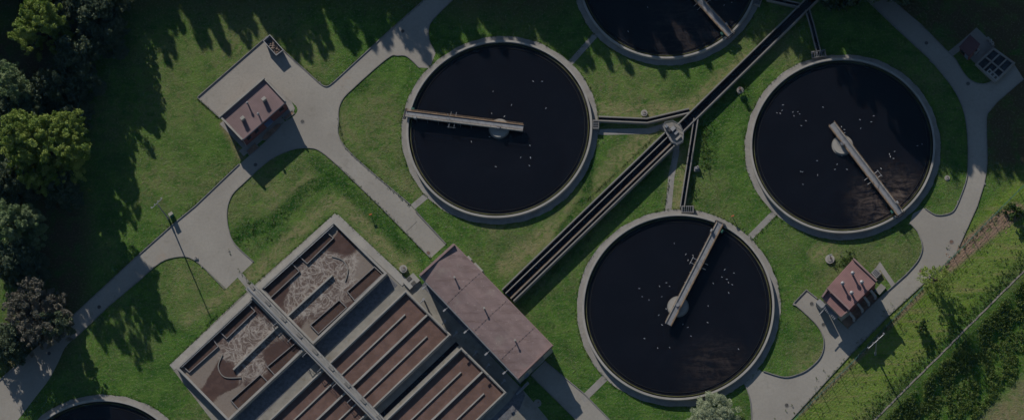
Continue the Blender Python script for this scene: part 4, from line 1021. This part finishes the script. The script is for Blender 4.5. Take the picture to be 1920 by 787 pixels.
# forest whose shadows reach the plant: conifers and broad trees beyond the frame
con = tree_meshes('cone', 5.2, 18, 1.0, 31, 'leaf_conifer', 330, 13000, .40, (.8,1.5))
con2 = tree_meshes('cone', 6.2, 22, 1.0, 32, 'leaf_conifer', 420, 19000, .46, (.9,1.6))
brd = tree_meshes('broad', 7.5, 19, 2, 33, 'leaf_dark', 260, 10500, .44, (.9,1.6))
def shade_tree(meshes, h0, tip, h, name, label, group, r_=0):
    """tree of height h whose shadow ends at pixel `tip` on the ground"""
    e = P(*tip); b = e - SD*SHL*h; b.z = 0; s = h/h0
    return put_tree(meshes, b, label, name=name, group=group, rot=r_, sc=s*random.uniform(.9,1.1), scz=s)
XR = [(1860,300,22),(1900,335,22),(1880,262,24),(1852,240,24),(1795,325,20),(1802,290,22),(1786,250,23),(1920,340,21),(1840,180,24),(1700,110,25),(1755,300,20),(1845,290,23),(1870,330,20),(1905,300,23),(1520,80,24),(1950,120,25)]
GL = 'conifers of the wood beyond the top edge'; GR = 'trees of the wood beyond the upper right corner'
tips = [(318,122,18,0),(282,70,19,1),(345,60,17,0),(252,215,20,1),(215,170,22,1),(232,318,18,0),(180,290,22,1),(196,240,21,0),(150,200,24,1),(418,86,17,0),(392,50,18,0),(470,92,19,1),(500,48,19,0),(545,60,18,1),(585,118,20,1),(622,92,18,0),(650,60,18,1),(672,88,20,0),(705,64,19,0),
        (735,84,20,1),(770,92,20,0),(806,118,21,0),(440,30,22,1),(560,10,24,1),(840,48,20,0),(880,62,20,1),(920,52,18,0),(960,78,20,1),(1000,70,19,0),(1040,90,20,1),(1075,112,20,0),(900,10,21,1),(980,15,22,1),(1050,30,22,0),(600,30,22,0),(690,10,22,1),(760,30,23,0),(820,0,22,1),(1110,125,18,0),(1150,135,19,1),(1185,138,18,0),(1245,140,18,0),(1290,142,18,1),(1330,125,19,0)]
TN = [(800,90),(850,70),(895,95),(935,80),(985,100),(1025,85),(1060,105),(870,110),(950,112),(1005,120),(440,60),(520,80),(560,95),(610,75),(655,85),(690,70),(720,60),(765,70),(380,90),(300,95),(265,130),(330,70),(1120,100),(1160,110),(1210,120),(1270,120),(1340,100),(1380,95),(250,240),(215,250),(235,180),(480,70),(590,50),(830,110),(915,118),(560,120),(610,110),(665,108),(700,95),(730,100),(430,105),(395,95),(505,60),(240,130),(228,275),(330,115),(860,125),(1100,140)]
tips += [(u, v-6, 21+(i%4), i%2) for i, (u, v) in enumerate(TN)]
for i, (u, v, h, k) in enumerate(tips):
    shade_tree(con2 if k else con, 22 if k else 18, (u, v), h, 'conifer_tree', 'dark conifer of the wood beyond the top edge', GL, i*1.3)
for i, (u, v, h) in enumerate([(1400,70,19),(1440,60,20),(1470,95,20),(1500,60,22),(1540,110,21),(1560,60,22),(1630,110,24),(1650,190,22),(1690,150,24),(1710,230,22),(1770,270,22),(1790,335,20),(1765,330,19),(1800,230,24),
        (1830,200,24),(1860,260,22),(1880,180,24),(1890,330,20),(1925,345,22),(1915,250,24),(1940,180,24),(1820,130,24),(1870,110,26),(1920,60,26),(1800,60,24),(1960,300,24),(1735,40,25),(1865,30,26),(1655,10,24)]+XR):
    shade_tree(brd if i%3 else con2, 19 if i%3 else 22, (u, v), h, 'forest_tree', 'dark tree of the wood beyond the upper right corner', GR, i*2.1)
for i, (u, v, h) in enumerate([(20,330,20),(60,260,22),(100,180,22),(120,250,24),(20,520,20),(0,420,20),(60,120,22),(130,100,24),(180,60,24),(230,30,24),(0,230,22),(245,120,22),(270,150,20)]):
    shade_tree(brd if i%2 else con2, 19 if i%2 else 22, (u, v), h, 'forest_tree', 'dark tree of the wood beyond the left edge', 'trees of the wood beyond the left edge', i*1.7)

# ground vegetation
def scatter(name, pts, rad, per, size, mat, label, cat, seed):
    cs = [(x, y, z) for x, y, z in pts]; r = random.Random(seed)
    me_ = leaf_mesh(name, cs, [r.uniform(*rad) for _ in cs], [per]*len(cs), size, mat, [min(1,max(0,r.gauss(.5,.35))) for _ in cs], -9, seed, .2)
    o = bpy.data.objects.new(name, me_); C.objects.link(o); return stuff(o, label, cat)
r = random.Random(5); pts = []
for k in range(9500):
    a = r.uniform(-12, 46); s = r.uniform(1.2, 12.5); p = la+ld*a+ln*s
    if math.sin(a*.5+3*math.sin(s*.6))+math.sin(a*1.3+s) > r.uniform(.2,1.4) or (s > 5.5 and r.random() < .45): continue
    pts.append((p.x, p.y, float(zt(s))+r.uniform(.03,.3)))
scatter('brush', pts, (.15,.45), 14, .14, 'leaf_brush', 'dense dark brush covering the slope at lower right', 'brush', 5)
pts = []
for k in range(900):
    a = r.uniform(-12, 46); s = -abs(r.gauss(0, 1.6))-.3; p = la+ld*a+ln*s; pts.append((p.x,p.y,.1))
for k in range(260):
    a = r.uniform(-30, 46); s = r.uniform(-13, -1); p = la+ld*a+ln*s; pts.append((p.x,p.y,.08))
for (u0,v0,u1,v1,w_,n_) in ((1318,222,1325,320,.7,160),(1330,205,1400,150,.7,110),(970,577,1260,290,.5,260),(440,450,520,420,1.6,60),(1580,490,1600,478,.6,50),(1565,500,1590,490,.7,40),(1300,320,1297,380,.5,50)):
    for k in range(n_):
        t_ = r.random(); p = P(u0+(u1-u0)*t_, v0+(v1-v0)*t_); pts.append((p.x+r.gauss(0,w_),p.y+r.gauss(0,w_),.1))
scatter('weeds', pts, (.12,.38), 12, .10, 'leaf_scrub', 'low green weeds along channels, verges and slopes', 'weeds', 6)
pts = []
for c in (TA, TB, TC_, TD, TE):
    for k in range(420):
        a = r.uniform(0, 6.283); q_ = RING*KS[c.x]+abs(r.gauss(0,.16)); pts.append((c.x+q_*math.cos(a), c.y+q_*math.sin(a), .05))
def along(px, n_, w_=.12):
    q_ = PP(px); L_ = [(b-a).length for a, b in zip(q_[:-1], q_[1:])]; T_ = sum(L_)
    for k in range(n_):
        x = r.uniform(0, T_); i = 0
        while x > L_[i]: x -= L_[i]; i += 1
        p = q_[i].lerp(q_[i+1], x/L_[i]); pts.append((p.x+r.gauss(0,w_), p.y+r.gauss(0,w_), .06))
along([(0,709),(122,603),(254,481),(320,422),(449,305)], 260); along([(371,186),(413,224)], 60); along([(504,66),(600,155),(616,160),(731,56),(797,0)], 200)
along([(634,224),(647,277),(769,386)], 120); along([(808,485),(714,389),(636,312)], 160); along([(1483,787),(1590,670),(1664,594),(1765,502)], 220)
along([(1500,773),(1592,687),(1679,595),(1770,500),(1877,392)], 300, .2); along([(318,682),(440,566),(628,398),(760,520)], 320); along([(1100,376),(1240,244)], 160); along([(1130,402),(1260,280)], 160)
along([(447,505),(474,538)], 30); along([(1068,113),(1118,58)], 30); along([(1405,455),(1460,400)], 40); along([(1246,395),(1262,290)], 50)
me_ = leaf_mesh('edge_grass', pts, [r.uniform(.08,.24) for _ in pts], [9]*len(pts), .075, 'leaf_scrub', [min(1,max(0,r.gauss(.5,.35))) for _ in pts], 0, 8, .2)
o_ = bpy.data.objects.new('grass', me_); C.objects.link(o_); stuff(o_, 'green grass creeping over the edges of the paving and rings', 'grass')
# soil clods
m = MB()
for k in range(60):
    t_ = r.random(); p = P(1775+(1895-1775)*t_, 492+(402-492)*t_)+Vector((r.gauss(0,.9),r.gauss(0,.9),0)); s = r.uniform(.08,.28)
    m.add([(p.x+s*r.uniform(.6,1.3)*x, p.y+s*r.uniform(.6,1.3)*y, s*.35*z) for x,y,z in ((1,0,0),(0,1,0),(-1,0,0),(0,-1,0),(0,0,1))], [(0,1,4),(1,2,4),(2,3,4),(3,0,4)])
stuff(m.build('soil_clods', 'soil'), 'clods of bare brown soil on the verge at right', 'soil')

# ------------------------------------------------------------------ gulls
gb_ = MB(); n = 8; prof = [(-.26,.02),(-.16,.09),(0,.12),(.12,.09),(.18,.05),(.24,.065),(.29,.03)]; vs = []; fs = []
for x, rr_ in prof:
    for k in range(n):
        a = 2*math.pi*k/n; vs.append((x, rr_*math.cos(a), .07+rr_*.8*math.sin(a)+(.06 if x > .17 else 0)))
for i in range(len(prof)-1):
    for k in range(n): fs.append((i*n+k, i*n+(k+1)%n, (i+1)*n+(k+1)%n, (i+1)*n+k)[::-1])
fs += [tuple(range(n)), tuple(range((len(prof)-1)*n, len(prof)*n))[::-1]]
gb_.add(vs, fs)
gull_body = bpy.data.meshes.new('gull_body'); gull_body.from_pydata(gb_.v, [], gb_.f); gull_body.materials.append(MATS['feather'])
gw = MB()
for s_ in (-1,1): gw.add([(.10,s_*.05,.165),(.06,s_*.125,.13),(-.16,s_*.10,.125),(-.34,s_*.02,.10),(-.12,s_*.03,.175)], [(0,1,2,3,4) if s_ < 0 else (4,3,2,1,0)])
gull_wing = bpy.data.meshes.new('wings'); gull_wing.from_pydata(gw.v, [], gw.f); gull_wing.materials.append(MATS['feather_grey'])
def gull(u, v, where, grp):
    p = P(u, v, .4); o = bpy.data.objects.new('gull', gull_body); C.objects.link(o); o.location = (p.x,p.y,.40); o.rotation_euler[2] = random.uniform(0,6.28)
    sc = random.uniform(.5,.68); o.scale = (sc,sc,sc)
    tag(o, 'small white gull floating on the dark water of '+where, 'gull', grp)
    w_ = bpy.data.objects.new('wings', gull_wing); C.objects.link(w_); w_.parent = o
k_ = 1.967
for zl, ox, oy, wh, gr in (
  ([(363,338),(431,388),(511,301),(544,301),(358,419),(405,430),(283,523),(350,505),(499,537),(501,582),(497,611),(373,615),(465,581),(558,400)],740,0,'the left tank','gulls on the left tank'),
  ([(225,28),(153,117),(507,20),(535,10)],1100,0,'the tank cut by the top edge','gulls on the upper tank'),
  ([(55,388),(52,408),(33,417),(45,419),(92,414),(96,428),(110,413),(117,421),(140,446),(123,464),(203,396),(339,442),(390,428),(381,450),(342,474),(271,468),(282,479),(283,490),(551,538),(568,532),(467,559),(448,569),(463,585),(451,578),(272,575),(181,593),(255,606),(247,625),(291,625),(417,622),(183,646),(121,633),(128,634),(129,680)],1440,0,'the right hand tank','gulls on the right hand tank'),
  ([(441,136),(484,176),(510,180),(492,198),(627,233),(661,245),(617,260),(635,268),(641,280),(655,288),(585,283),(642,318),(412,281),(424,294),(387,294),(395,332),(312,302),(323,332),(348,344),(411,377),(384,400),(396,436),(566,366),(564,427),(473,434),(491,445),(503,477),(331,486),(380,521),(424,519),(678,525)],1040,387,'the lowest tank','gulls on the lowest tank')):
    for x, y in zl: gull(ox+x/k_, oy+y/k_, wh, gr)
scene.render.resolution_x = 1024; scene.render.resolution_y = 419
